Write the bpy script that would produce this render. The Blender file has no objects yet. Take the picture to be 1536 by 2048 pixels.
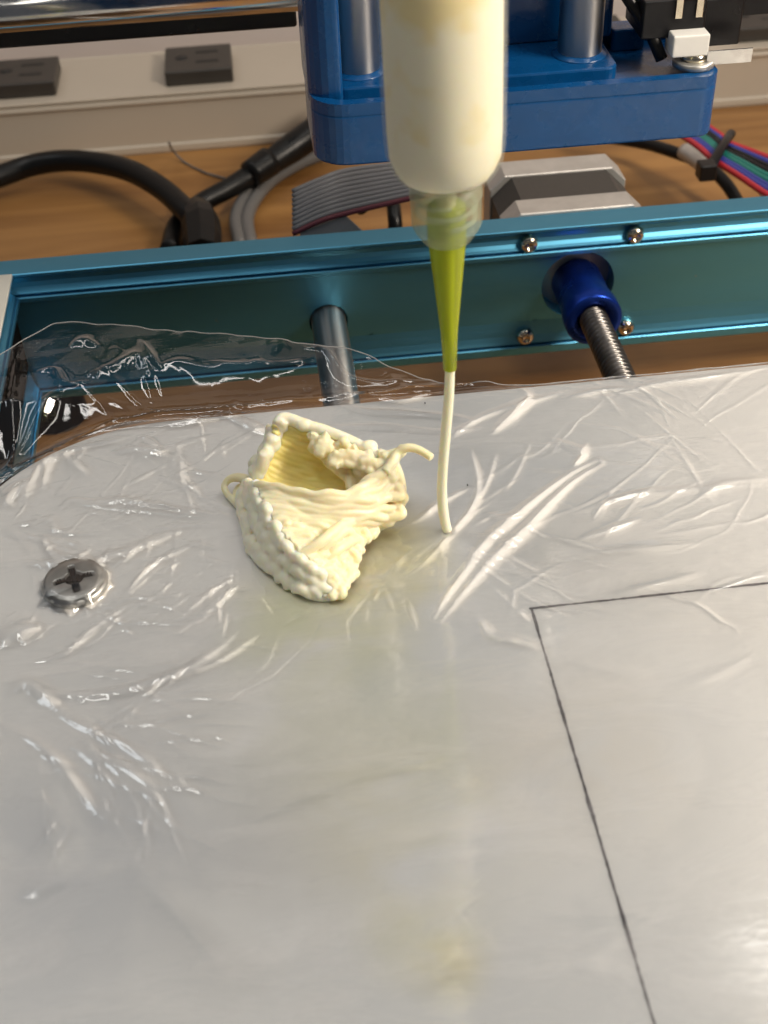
import bpy, bmesh, math, random
import numpy as np
from mathutils import Vector, Matrix
random.seed(7); rng = np.random.default_rng(7)
S = 0.001                                    # everything below is written in millimetres
sc = bpy.context.scene
COL = sc.collection

# ------------------------------------------------------------------ camera
F, CX, CY = 2580.0, 768.0, 1024.0            # focal length and centre in pixels of the 1536x2048 photograph
M = np.array([[0.9926365880, -0.1170883819, -0.0310308700],
              [-0.0997332146, -0.6446294845, -0.7579618154],
              [0.0687451088, 0.7554754387, -0.6515604128]])   # rows: camera right, down, forward
C = np.array([-89.903, -322.890, 199.531])
T = -M @ C
cam_d = bpy.data.cameras.new('camera'); cam = bpy.data.objects.new('camera', cam_d); COL.objects.link(cam)
cam_d.sensor_fit = 'VERTICAL'; cam_d.sensor_height = 36.0; cam_d.lens = F / 2048 * 36.0
cam_d.clip_start = 0.01; cam_d.clip_end = 20
R3 = Matrix([[M[0][i], -M[1][i], -M[2][i]] for i in range(3)])
cam.matrix_world = Matrix.Translation(Vector(C) * S) @ R3.to_4x4()
cam_d.dof.use_dof = True; cam_d.dof.focus_distance = 0.285; cam_d.dof.aperture_fstop = 27
sc.camera = cam
sc.view_settings.view_transform = 'Standard'; sc.view_settings.look = 'None'
sc.view_settings.exposure = 0.32; sc.view_settings.gamma = 1.0

# ------------------------------------------------------------------ room light
w = bpy.data.worlds.new("World"); sc.world = w; w.use_nodes = True
bg = w.node_tree.nodes['Background']; bg.inputs[0].default_value = (0.86, 0.90, 1.0, 1); bg.inputs[1].default_value = 0.085

def lamp(name, loc, target, sx, sy, power, col, spin=0.0):
    d = bpy.data.lights.new(name, 'AREA'); d.shape = 'RECTANGLE'; d.size = sx; d.size_y = sy
    d.energy = power; d.color = col
    o = bpy.data.objects.new(name, d); COL.objects.link(o); o.location = Vector(loc) * S
    q = (Vector(target) - Vector(loc)).to_track_quat('-Z', 'Y'); o.rotation_mode = 'QUATERNION'
    o.rotation_quaternion = q @ Matrix.Rotation(spin, 4, 'Z').to_quaternion()
    return o
lamp('key_light_right', (270, -240, 330), (-30, -140, 0), 0.17, 0.11, 2.1, (1.0, 0.88, 0.74), 0.3)  # unseen warm key, set close to dim the plate towards the left
lamp('ceiling_lamp', (420, -200, 1350), (-60, -60, 0), 1.2, 0.12, 2.4, (1.0, 0.95, 0.87), 0.1)
lamp('ceiling_lamp', (-300, -170, 1450), (-60, -60, 0), 1.2, 0.09, 2.6, (1.0, 0.97, 0.92), 0.1)
lamp('ceiling_lamp', (620, 520, 1450), (-60, -60, 0), 1.2, 0.22, 3.4, (1.0, 0.95, 0.88), 0.1)
lamp('ceiling_lamp', (-880, 420, 1350), (-60, -60, 0), 1.2, 0.20, 2.9, (0.88, 0.95, 1.0), 0.1)

# ------------------------------------------------------------------ helpers
def bp(u, v, ax, k):
    """point in the place seen at photograph pixel (u, v) on the plane axis ax = k (mm)"""
    d = M.T @ np.array([(u - CX) / F, (v - CY) / F, 1.0]); t = (k - C[ax]) / d[ax]
    return C + d * t
def depth(p): return (M @ np.asarray(p, float) + T)[2]

def thing(name, label, cat, loc, group=None):
    o = bpy.data.objects.new(name, None); COL.objects.link(o); o.location = Vector(loc) * S
    o.empty_display_size = 0.01; o['label'] = label; o['category'] = cat
    if group: o['group'] = group
    return o
def wloc(o):
    v = Vector((0, 0, 0))
    while o is not None: v = v + o.location; o = o.parent
    return v
def tag(o, label=None, cat=None, group=None, kind=None):
    for k, x in (('label', label), ('category', cat), ('group', group), ('kind', kind)):
        if x: o[k] = x
    return o
def mesh(name, V, Fc, mat, parent=None, smooth=True, mods=None):
    V = np.asarray(V, float)
    if parent is None:
        base = np.array([(V[:, 0].min() + V[:, 0].max()) / 2, (V[:, 1].min() + V[:, 1].max()) / 2, V[:, 2].min()])
    else: base = np.array(wloc(parent)) / S
    me = bpy.data.meshes.new(name)
    me.from_pydata([tuple(x) for x in (V - base) * S], [], [tuple(f) for f in Fc])
    if isinstance(mat, (list, tuple)):
        for m_ in mat: me.materials.append(m_)
    else: me.materials.append(mat)
    me.polygons.foreach_set('use_smooth', [smooth] * len(me.polygons)); me.update()
    o = bpy.data.objects.new(name, me); COL.objects.link(o)
    if parent is None: o.location = Vector(base) * S
    else: o.parent = parent
    return o
class MB:
    def __init__(s): s.v = []; s.f = []; s.n = 0
    def add(s, V, Fc):
        s.v.append(np.asarray(V, float)); s.f += [tuple(i + s.n for i in f) for f in Fc]; s.n += len(V); return s
    def build(s, name, mat, parent=None, smooth=True): return mesh(name, np.vstack(s.v), s.f, mat, parent, smooth)
def bm_out(bm):
    bm.verts.ensure_lookup_table(); bm.verts.index_update()
    V = [tuple(v.co) for v in bm.verts]; Fc = [[v.index for v in f.verts] for f in bm.faces]; bm.free(); return V, Fc
def box(x0, x1, y0, y1, z0, z1, bev=0.0, seg=3):
    bm = bmesh.new(); bmesh.ops.create_cube(bm, size=1)
    for v in bm.verts: v.co = Vector(((x0 + x1) / 2 + v.co.x * (x1 - x0), (y0 + y1) / 2 + v.co.y * (y1 - y0), (z0 + z1) / 2 + v.co.z * (z1 - z0)))
    if bev: bmesh.ops.bevel(bm, geom=list(bm.edges), offset=bev, segments=seg, affect='EDGES', profile=0.5)
    return bm_out(bm)
def prism(poly, z0, z1, bev=0.0, seg=3):
    """poly in xy, extruded z0..z1"""
    bm = bmesh.new(); vs = [bm.verts.new((x, y, z0)) for x, y in poly]; f = bm.faces.new(vs)
    r = bmesh.ops.extrude_face_region(bm, geom=[f]); top = [v for v in r['geom'] if isinstance(v, bmesh.types.BMVert)]
    for v in top: v.co.z = z1
    bmesh.ops.recalc_face_normals(bm, faces=bm.faces)
    if bev:
        es = [e for e in bm.edges if abs(e.verts[0].co.z - e.verts[1].co.z) < 1e-6]
        bmesh.ops.bevel(bm, geom=es, offset=bev, segments=seg, affect='EDGES', profile=0.5)
    return bm_out(bm)
def rrect(x0, x1, y0, y1, rs, n=10):
    """rounded rectangle, radii for corners (x0y0, x1y0, x1y1, x0y1)"""
    P = []
    for (cx, cy, a0), r in zip(((x0, y0, 180), (x1, y0, 270), (x1, y1, 0), (x0, y1, 90)), rs):
        mx = cx + r if cx == x0 else cx - r; my = cy + r if cy == y0 else cy - r
        for k in range(n + 1):
            a = math.radians(a0 + 90 * k / n); P.append((mx + r * math.cos(a), my + r * math.sin(a)))
    return P
def frame(d):
    d = np.asarray(d, float); d = d / np.linalg.norm(d)
    a = np.array([0, 0, 1.0]) if abs(d[2]) < 0.9 else np.array([1.0, 0, 0])
    x = np.cross(a, d); x /= np.linalg.norm(x); return x, np.cross(d, x), d
def lathe(prof, p0, d, n=48, caps=True):
    """prof: list of (along, radius), revolved round the line p0 + t*d"""
    x, y, d = frame(d); p0 = np.asarray(p0, float); V = []; Fc = []
    for t, r in prof:
        for k in range(n):
            a = 2 * math.pi * k / n; V.append(p0 + d * t + (x * math.cos(a) + y * math.sin(a)) * r)
    for i in range(len(prof) - 1):
        for k in range(n):
            k2 = (k + 1) % n; Fc.append((i * n + k, i * n + k2, (i + 1) * n + k2, (i + 1) * n + k))
    if caps: Fc.append(tuple(range(n))[::-1]); Fc.append(tuple((len(prof) - 1) * n + k for k in range(n)))
    return V, Fc
def spline(P, n):
    P = np.asarray(P, float)
    if len(P) == 2: return np.array([P[0] + (P[1] - P[0]) * t for t in np.linspace(0, 1, n)])
    Q = np.vstack([2 * P[0] - P[1], P, 2 * P[-1] - P[-2]]); L = np.r_[0, np.cumsum(np.linalg.norm(np.diff(P[:, :3], axis=0), axis=1))]
    out = []
    for s in np.linspace(0, L[-1], n):
        i = min(np.searchsorted(L, s, side='right') - 1, len(P) - 2); t = (s - L[i]) / max(L[i + 1] - L[i], 1e-9)
        a, b, c, e = Q[i], Q[i + 1], Q[i + 2], Q[i + 3]
        out.append(0.5 * (2 * b + (c - a) * t + (2 * a - 5 * b + 4 * c - e) * t * t + (3 * b - a - 3 * c + e) * t ** 3))
    return np.array(out)
def tube(P, r, n=12, m=None, caps=True):
    P = np.asarray(P, float)
    if m: P = spline(P, m)
    rr = np.full(len(P), r, float) if np.isscalar(r) else np.interp(np.linspace(0, 1, len(P)), np.linspace(0, 1, len(r)), r)
    D = np.gradient(P, axis=0); D /= np.linalg.norm(D, axis=1)[:, None] + 1e-12
    x, y, _ = frame(D[0]); V = []; Fc = []
    for i in range(len(P)):
        x = x - D[i] * (x @ D[i]); x /= np.linalg.norm(x); y = np.cross(D[i], x)
        for k in range(n):
            a = 2 * math.pi * k / n; V.append(P[i] + (x * math.cos(a) + y * math.sin(a)) * rr[i])
    for i in range(len(P) - 1):
        for k in range(n):
            k2 = (k + 1) % n; Fc.append((i * n + k, i * n + k2, (i + 1) * n + k2, (i + 1) * n + k))
    if caps: Fc.append(tuple(range(n))[::-1]); Fc.append(tuple((len(P) - 1) * n + k for k in range(n)))
    return V, Fc
def ball(c, r, n=10, m=7, sq=(1, 1, 1)):
    V = []; Fc = []
    for i in range(1, m):
        th = math.pi * i / m
        for k in range(n):
            a = 2 * math.pi * k / n
            V.append((c[0] + r * sq[0] * math.sin(th) * math.cos(a), c[1] + r * sq[1] * math.sin(th) * math.sin(a), c[2] + r * sq[2] * math.cos(th)))
    for i in range(m - 2):
        for k in range(n): Fc.append((i * n + k, (i + 1) * n + k, (i + 1) * n + (k + 1) % n, i * n + (k + 1) % n))
    t = len(V); V.append((c[0], c[1], c[2] + r * sq[2])); V.append((c[0], c[1], c[2] - r * sq[2]))
    for k in range(n): Fc.append((t, k, (k + 1) % n)); Fc.append((t + 1, (m - 2) * n + (k + 1) % n, (m - 2) * n + k))
    return V, Fc

# ------------------------------------------------------------------ materials
def mat(name, col, rough=0.5, metal=0.0, spec=0.5, coat=0.0, bump=0.0, bscale=200.0, var=0.0, vscale=60.0, rvar=0.0, sss=0.0, stretch=(1, 1, 1), aniso=0.0):
    m = bpy.data.materials.new(name); m.use_nodes = True; nt = m.node_tree; N = nt.nodes; L = nt.links
    b = N['Principled BSDF']; b.inputs['Base Color'].default_value = (*col, 1); b.inputs['Roughness'].default_value = rough
    b.inputs['Metallic'].default_value = metal; b.inputs['Specular IOR Level'].default_value = spec; b.inputs['Coat Weight'].default_value = coat
    if aniso: b.inputs['Anisotropic'].default_value = aniso
    if sss:
        b.inputs['Subsurface Weight'].default_value = sss; b.inputs['Subsurface Radius'].default_value = (1.0, 0.75, 0.35)
        b.inputs['Subsurface Scale'].default_value = 0.0016
    tc = N.new('ShaderNodeTexCoord'); mp = N.new('ShaderNodeMapping'); mp.inputs['Scale'].default_value = stretch
    L.new(tc.outputs['Object'], mp.inputs['Vector'])
    def noise(sc_, det=5):
        n = N.new('ShaderNodeTexNoise'); n.inputs['Scale'].default_value = sc_; n.inputs['Detail'].default_value = det
        L.new(mp.outputs['Vector'], n.inputs['Vector']); return n
    if var:
        n = noise(vscale); mr = N.new('ShaderNodeMapRange'); mr.inputs['From Min'].default_value = 0.3; mr.inputs['From Max'].default_value = 0.7
        mr.inputs['To Min'].default_value = 1 - var; mr.inputs['To Max'].default_value = 1 + var; L.new(n.outputs['Fac'], mr.inputs['Value'])
        vm = N.new('ShaderNodeVectorMath'); vm.operation = 'SCALE'; vm.inputs[0].default_value = col; L.new(mr.outputs['Result'], vm.inputs['Scale'])
        L.new(vm.outputs['Vector'], b.inputs['Base Color'])
    if rvar:
        n = noise(vscale * 2.3); mr = N.new('ShaderNodeMapRange'); mr.inputs['From Min'].default_value = 0.3; mr.inputs['From Max'].default_value = 0.7
        mr.inputs['To Min'].default_value = max(0.02, rough - rvar); mr.inputs['To Max'].default_value = rough + rvar
        L.new(n.outputs['Fac'], mr.inputs['Value']); L.new(mr.outputs['Result'], b.inputs['Roughness'])
    if bump:
        n = noise(bscale, 4); bu = N.new('ShaderNodeBump'); bu.inputs['Strength'].default_value = bump; bu.inputs['Distance'].default_value = 0.0004
        L.new(n.outputs['Fac'], bu.inputs['Height']); L.new(bu.outputs['Normal'], b.inputs['Normal'])
    return m
m_teal = mat('anodised_teal', (0.12, 0.41, 0.62), 0.44, 1.0, bump=0.10, bscale=900, var=0.10, vscale=30, rvar=0.06, stretch=(0.15, 1, 1))
m_blue = mat('blue_painted_metal', (0.0015, 0.062, 0.20), 0.28, 0.0, 0.5, 0.2, bump=0.25, bscale=350, var=0.12, vscale=70, rvar=0.08)
def worn(m, col, sc_, lo_, hi_):
    nt = m.node_tree; N = nt.nodes; L = nt.links; b = N['Principled BSDF']; src = b.inputs['Base Color'].links[0].from_socket
    tc = N.new('ShaderNodeTexCoord'); n = N.new('ShaderNodeTexNoise'); n.inputs['Scale'].default_value = sc_; n.inputs['Detail'].default_value = 9; n.inputs['Roughness'].default_value = 0.7
    L.new(tc.outputs['Object'], n.inputs['Vector']); mr = N.new('ShaderNodeMapRange'); mr.inputs['From Min'].default_value = lo_; mr.inputs['From Max'].default_value = hi_; L.new(n.outputs['Fac'], mr.inputs['Value'])
    mx = N.new('ShaderNodeMix'); mx.data_type = 'RGBA'; L.new(mr.outputs['Result'], mx.inputs['Factor']); L.new(src, mx.inputs['A']); mx.inputs['B'].default_value = (*col, 1)
    L.new(mx.outputs['Result'], b.inputs['Base Color'])
worn(m_blue, (0.16, 0.24, 0.34), 130, 0.68, 0.74); worn(m_teal, (0.30, 0.42, 0.50), 160, 0.68, 0.76)
m_steel = mat('polished_steel', (0.55, 0.54, 0.52), 0.16, 1.0, rvar=0.05, vscale=150, var=0.06)
m_rod = mat('ground_steel_rod', (0.52, 0.52, 0.51), 0.20, 1.0, rvar=0.05, vscale=120)
def ground(m, ax):
    nt = m.node_tree; tn = nt.nodes.new('ShaderNodeTangent'); tn.direction_type = 'RADIAL'; tn.axis = ax
    b = nt.nodes['Principled BSDF']; nt.links.new(tn.outputs[0], b.inputs['Tangent']); b.inputs['Anisotropic Rotation'].default_value = 0.25; return m
m_guide = ground(mat('ground_guide_rod', (0.62, 0.60, 0.57), 0.36, 1.0, aniso=0.93), 'Z')
m_rod = ground(mat('ground_smooth_rod', (0.60, 0.58, 0.55), 0.34, 1.0, aniso=0.92), 'Y')
m_screw = mat('screw_steel', (0.52, 0.51, 0.48), 0.38, 0.75, rvar=0.10, vscale=300, var=0.12, bump=0.06, bscale=500)
m_recess = mat('dark_recess', (0.02, 0.02, 0.022), 0.3, 0.6)  # dark tone for the deep faces of the cross slot
m_panel = mat('matt_black_panel', (0.006, 0.006, 0.006), 0.8, spec=0.05)
m_bolt = mat('nickel_bolt', (0.62, 0.56, 0.44), 0.18, 1.0)
m_dark = mat('dark_socket', (0.012, 0.012, 0.012), 0.5)
m_thread = mat('lead_screw_steel', (0.20, 0.19, 0.18), 0.30, 1.0, var=0.2, vscale=300)
m_coup = mat('anodised_blue', (0.012, 0.05, 0.36), 0.30, 0.85, bump=0.05, bscale=600, rvar=0.06)
m_alu = mat('cast_aluminium', (0.52, 0.50, 0.47), 0.42, 0.6, bump=0.3, bscale=800, var=0.08, vscale=200)
m_black = mat('black_plastic', (0.006, 0.006, 0.007), 0.35, spec=0.35, bump=0.1, bscale=500, rvar=0.1)
m_rubber = mat('black_rubber', (0.004, 0.004, 0.004), 0.38, spec=0.3, rvar=0.12, vscale=50, bump=0.15, bscale=200)
m_lam = mat('motor_lamination', (0.055, 0.05, 0.045), 0.5, 0.3, bump=0.3, bscale=900, stretch=(1, 6, 1))
m_white = mat('white_plastic', (0.75, 0.74, 0.70), 0.4)
m_greyc = mat('grey_cable', (0.13, 0.125, 0.12), 0.5)
m_rib = mat('grey_ribbon', (0.22, 0.22, 0.23), 0.5, var=0.08)
m_red = mat('red_wire', (0.42, 0.02, 0.03), 0.4); m_bluew = mat('blue_wire', (0.03, 0.04, 0.25), 0.4)
m_green = mat('green_wire', (0.01, 0.16, 0.13), 0.4); m_redr = mat('ribbon_red', (0.15, 0.03, 0.045), 0.5)
m_strip = mat('cream_enamel', (0.50, 0.44, 0.36), 0.38, 0.0, 0.5, bump=0.08, bscale=60, var=0.04, vscale=15)
m_wall = mat('wall_paint', (0.70, 0.62, 0.58), 0.6, bump=0.2, bscale=60, var=0.05, vscale=12)
m_outlet = mat('outlet_plastic', (0.04, 0.035, 0.03), 0.45, var=0.1)
m_ivory = mat('ivory_edge', (0.62, 0.60, 0.53), 0.4, var=0.06)
m_paste = mat('extruded_paste', (0.93, 0.83, 0.56), 0.34, 0, 0.4, bump=0.12, bscale=900, sss=0.9, var=0.03, vscale=150)
m_paste_bounce = mat('pocket_bounce_paste', (0.97, 0.80, 0.29), 0.42, 0, 0.4, bump=0.12, bscale=900, sss=0.6, var=0.05, vscale=150)  # yellow light bouncing inside the pocket is put into this base colour
m_pale = mat('pale_paste', (0.92, 0.88, 0.69), 0.36, 0, 0.45, bump=0.1, bscale=900, sss=0.9)
m_strand = mat('fresh_paste', (0.94, 0.90, 0.70), 0.42, 0, 0.4, sss=0.7)

def plate_mat():
    m = bpy.data.materials.new('white_plastic_plate'); m.use_nodes = True; nt = m.node_tree; N = nt.nodes; L = nt.links
    b = N['Principled BSDF']; b.inputs['Roughness'].default_value = 0.38
    tc = N.new('ShaderNodeTexCoord')
    n = N.new('ShaderNodeTexNoise'); n.inputs['Scale'].default_value = 28; n.inputs['Detail'].default_value = 6; L.new(tc.outputs['Object'], n.inputs['Vector'])
    mx = N.new('ShaderNodeMix'); mx.data_type = 'RGBA'; mx.inputs['A'].default_value = (0.80, 0.79, 0.77, 1); mx.inputs['B'].default_value = (0.86, 0.84, 0.80, 1)
    L.new(n.outputs['Fac'], mx.inputs['Factor'])
    # greasy yellow residue, plus grey, olive and brownish tint patches on the plate
    n2 = N.new('ShaderNodeTexNoise'); n2.inputs['Scale'].default_value = 45; n2.inputs['Detail'].default_value = 5; n2.inputs['Distortion'].default_value = 0.6
    L.new(tc.outputs['Object'], n2.inputs['Vector'])
    last = mx.outputs['Result']
    for (px, py, rad, amt, col) in PLATE_TINTS:
        p = bp(px, py, 2, 26); sub = N.new('ShaderNodeVectorMath'); sub.operation = 'DISTANCE'
        geo = N.new('ShaderNodeNewGeometry'); L.new(geo.outputs['Position'], sub.inputs[0]); sub.inputs[1].default_value = tuple(p * S)
        mr = N.new('ShaderNodeMapRange'); mr.interpolation_type = 'SMOOTHSTEP'
        mr.inputs['From Min'].default_value = rad * S; mr.inputs['From Max'].default_value = 0.0
        L.new(sub.outputs['Value'], mr.inputs['Value'])
        mr2 = N.new('ShaderNodeMapRange'); mr2.inputs['From Min'].default_value = 0.32; mr2.inputs['From Max'].default_value = 0.56; L.new(n2.outputs['Fac'], mr2.inputs['Value'])
        mu = N.new('ShaderNodeMath'); mu.operation = 'MULTIPLY'; L.new(mr.outputs['Result'], mu.inputs[0]); L.new(mr2.outputs['Result'], mu.inputs[1])
        mu2 = N.new('ShaderNodeMath'); mu2.operation = 'MULTIPLY'; L.new(mu.outputs[0], mu2.inputs[0]); mu2.inputs[1].default_value = amt
        mm = N.new('ShaderNodeMix'); mm.data_type = 'RGBA'; L.new(mu2.outputs[0], mm.inputs['Factor']); L.new(last, mm.inputs['A']); mm.inputs['B'].default_value = (*col, 1)
        last = mm.outputs['Result']
    L.new(last, b.inputs['Base Color'])
    return m
PLATE_TINTS = [(700, 1180, 26, 1.0, (0.84, 0.77, 0.46)), (620, 1250, 22, 0.9, (0.78, 0.78, 0.60)), (770, 1110, 18, 1.0, (0.84, 0.78, 0.50)),
          (850, 1860, 14, 0.55, (0.82, 0.78, 0.52)), (900, 1930, 9, 0.5, (0.86, 0.78, 0.52)), (700, 1450, 34, 0.55, (0.72, 0.71, 0.56)), (830, 1650, 26, 0.6, (0.80, 0.76, 0.58)), (500, 1700, 40, 0.35, (0.66, 0.62, 0.55)), (200, 1700, 45, 0.6, (0.60, 0.61, 0.63)), (1150, 1500, 30, 0.4, (0.80, 0.74, 0.64))]
m_plate = plate_mat()
m_pen = mat('pen_ink', (0.15, 0.135, 0.14), 0.6, var=0.5, vscale=500)

def wood_mat():
    m = bpy.data.materials.new('desk_wood'); m.use_nodes = True; nt = m.node_tree; N = nt.nodes; L = nt.links
    b = N['Principled BSDF']; b.inputs['Roughness'].default_value = 0.42
    tc = N.new('ShaderNodeTexCoord'); mp = N.new('ShaderNodeMapping'); mp.inputs['Scale'].default_value = (1.6, 14, 8); mp.inputs['Rotation'].default_value = (0, 0, 0.05)
    L.new(tc.outputs['Object'], mp.inputs['Vector'])
    n = N.new('ShaderNodeTexNoise'); n.inputs['Scale'].default_value = 5; n.inputs['Detail'].default_value = 8; n.inputs['Distortion'].default_value = 0.5; L.new(mp.outputs['Vector'], n.inputs['Vector'])
    cr = N.new('ShaderNodeValToRGB'); L.new(n.outputs['Fac'], cr.inputs['Fac'])
    e = cr.color_ramp.elements; e[0].position = 0.3; e[0].color = (0.20, 0.088, 0.023, 1); e[1].position = 0.72; e[1].color = (0.40, 0.205, 0.064, 1)
    L.new(cr.outputs['Color'], b.inputs['Base Color'])
    bu = N.new('ShaderNodeBump'); bu.inputs['Strength'].default_value = 0.1; bu.inputs['Distance'].default_value = 0.0005; L.new(n.outputs['Fac'], bu.inputs['Height']); L.new(bu.outputs['Normal'], b.inputs['Normal'])
    return m
m_wood = wood_mat()

def film_mat():
    m = bpy.data.materials.new('cling_film'); m.use_nodes = True; nt = m.node_tree; N = nt.nodes; L = nt.links
    N.remove(N['Principled BSDF']); out = N['Material Output']
    tr = N.new('ShaderNodeBsdfTransparent'); tr.inputs[0].default_value = (0.995, 0.995, 0.995, 1)
    gl = N.new('ShaderNodeBsdfGlossy'); gl.inputs['Color'].default_value = (1, 1, 1, 1)
    tc = N.new('ShaderNodeTexCoord')
    n = N.new('ShaderNodeTexNoise'); n.inputs['Scale'].default_value = 60; n.inputs['Detail'].default_value = 5; L.new(tc.outputs['Object'], n.inputs['Vector'])
    mr = N.new('ShaderNodeMapRange'); mr.inputs['From Min'].default_value = 0.42; mr.inputs['From Max'].default_value = 0.62; mr.inputs['To Min'].default_value = 0.03; mr.inputs['To Max'].default_value = 0.13
    L.new(n.outputs['Fac'], mr.inputs['Value']); L.new(mr.outputs['Result'], gl.inputs['Roughness'])
    mp = N.new('ShaderNodeMapping'); mp.inputs['Rotation'].default_value = (0, 0, -0.5); mp.inputs['Scale'].default_value = (60, 190, 60); L.new(tc.outputs['Object'], mp.inputs['Vector'])
    n3 = N.new('ShaderNodeTexNoise'); n3.inputs['Scale'].default_value = 1.6; n3.inputs['Detail'].default_value = 6; n3.inputs['Distortion'].default_value = 1.2; L.new(mp.outputs['Vector'], n3.inputs['Vector'])
    bu = N.new('ShaderNodeBump'); bu.inputs['Strength'].default_value = 0.12; bu.inputs['Distance'].default_value = 0.0005; L.new(n3.outputs['Fac'], bu.inputs['Height'])
    L.new(bu.outputs['Normal'], gl.inputs['Normal'])
    fr = N.new('ShaderNodeFresnel'); fr.inputs['IOR'].default_value = 1.5; L.new(bu.outputs['Normal'], fr.inputs['Normal'])
    mu = N.new('ShaderNodeMath'); mu.operation = 'MULTIPLY'; mu.inputs[1].default_value = 1.7; mu.use_clamp = True; L.new(fr.outputs[0], mu.inputs[0])
    df = N.new('ShaderNodeBsdfDiffuse'); df.inputs[0].default_value = (0.8, 0.8, 0.8, 1)
    # faint milky patches where the film clings to the plate
    n2 = N.new('ShaderNodeTexNoise'); n2.inputs['Scale'].default_value = 1.0; n2.inputs['Detail'].default_value = 8; n2.inputs['Distortion'].default_value = 0.8; n2.inputs['Roughness'].default_value = 0.62
    mq = N.new('ShaderNodeMapping'); mq.inputs['Rotation'].default_value = (0, 0, 0.45); mq.inputs['Scale'].default_value = (26, 75, 40); L.new(tc.outputs['Object'], mq.inputs['Vector']); L.new(mq.outputs['Vector'], n2.inputs['Vector'])
    m2 = N.new('ShaderNodeMapRange'); m2.inputs['From Min'].default_value = 0.46; m2.inputs['From Max'].default_value = 0.74; m2.inputs['To Min'].default_value = 0.0; m2.inputs['To Max'].default_value = 0.24
    L.new(n2.outputs['Fac'], m2.inputs['Value'])
    at_ = N.new('ShaderNodeAttribute'); at_.attribute_name = 'clings'; mk = N.new('ShaderNodeMath'); mk.operation = 'MULTIPLY'; L.new(m2.outputs['Result'], mk.inputs[0]); L.new(at_.outputs['Fac'], mk.inputs[1])
    x1 = N.new('ShaderNodeMixShader'); L.new(mk.outputs[0], x1.inputs[0]); L.new(tr.outputs[0], x1.inputs[1]); L.new(df.outputs[0], x1.inputs[2])
    x2 = N.new('ShaderNodeMixShader'); L.new(mu.outputs[0], x2.inputs[0]); L.new(x1.outputs[0], x2.inputs[1]); L.new(gl.outputs[0], x2.inputs[2])
    L.new(x2.outputs[0], out.inputs['Surface'])
    return m
m_film = film_mat()

def glassy(name, col, rough, trans=0.9, ior=1.45, milk=None, milkcol=(0.8, 0.8, 0.8)):
    m = bpy.data.materials.new(name); m.use_nodes = True; nt = m.node_tree; N = nt.nodes; L = nt.links
    b = N['Principled BSDF']; b.inputs['Base Color'].default_value = (*milkcol, 1); b.inputs['Roughness'].default_value = rough; b.inputs['IOR'].default_value = ior
    b.inputs['Subsurface Weight'].default_value = 0.3; b.inputs['Subsurface Scale'].default_value = 0.003; b.inputs['Subsurface Radius'].default_value = (1, 1, 1)
    tr = N.new('ShaderNodeBsdfTransparent'); tr.inputs[0].default_value = (*col, 1)
    x = N.new('ShaderNodeMixShader'); x.inputs[0].default_value = milk if milk is not None else 0.3
    L.new(tr.outputs[0], x.inputs[1]); L.new(b.outputs[0], x.inputs[2]); L.new(x.outputs[0], N['Material Output'].inputs['Surface'])
    return m
m_barrel = glassy('clear_barrel', (0.97, 0.98, 0.97), 0.22, milk=0.14, milkcol=(0.8, 0.82, 0.78))
m_collar = glassy('frosted_collar', (0.93, 0.96, 0.90), 0.3, milk=0.30, milkcol=(0.60, 0.64, 0.50))
m_tip = glassy('olive_needle', (0.70, 0.80, 0.05), 0.25, milk=0.55, milkcol=(0.50, 0.55, 0.02))

m_bright_edge = glassy('bright_edge_film', (0.9, 0.9, 0.9), 0.12, milk=0.35, milkcol=(0.75, 0.75, 0.74))
# ------------------------------------------------------------------ the setting
DZ = -42.0
tag(mesh('desk', *box(-600, 600, -500, 262, DZ - 25, DZ, 1.0), m_wood, smooth=False), kind='structure')
tag(mesh('wall', *box(-700, 700, 262, 300, DZ - 25, 900), m_wall, smooth=False), kind='structure')

# ------------------------------------------------------------------ machine frame
fr = thing('machine_frame', 'teal anodised machine frame with steel rod and lead screw running under the white plate', 'machine frame', (0, 4, -23))
upper = [(8.5, 20.2), (8.2, 20.5), (0.3, 20.5), (0.0, 20.3), (0.0, 19.7), (0.5, 19.3), (2.0, 18.9), (2.6, 17.8), (2.7, 16.4), (2.3, 15.2), (1.5, 14.3), (0.8, 13.8), (0.5, 13.75), (1.5, 13.4), (1.5, 13.1), (0.3, 13.0), (0, 12.7), (0, 11.6), (0.3, 11.3), (2.2, 11.0)]
lower = [(2.2, -11.0), (1.9, -13.0), (1.4, -15.5), (0.9, -17.0), (0.5, -17.9), (1.5, -18.3), (1.5, -18.6), (0.3, -18.7), (0, -19.0), (0, -21.2), (0.4, -21.8), (2.5, -22.9), (8.5, -23.0)]
def extr(prof, t0, t1, fx):
    V = []; n = len(prof)
    for t in (t0, t1):
        for a, z in prof: V.append(fx(t, a, z))
    return V, [(i, i + 1, n + i + 1, n + i) for i in range(n - 1)]
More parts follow.
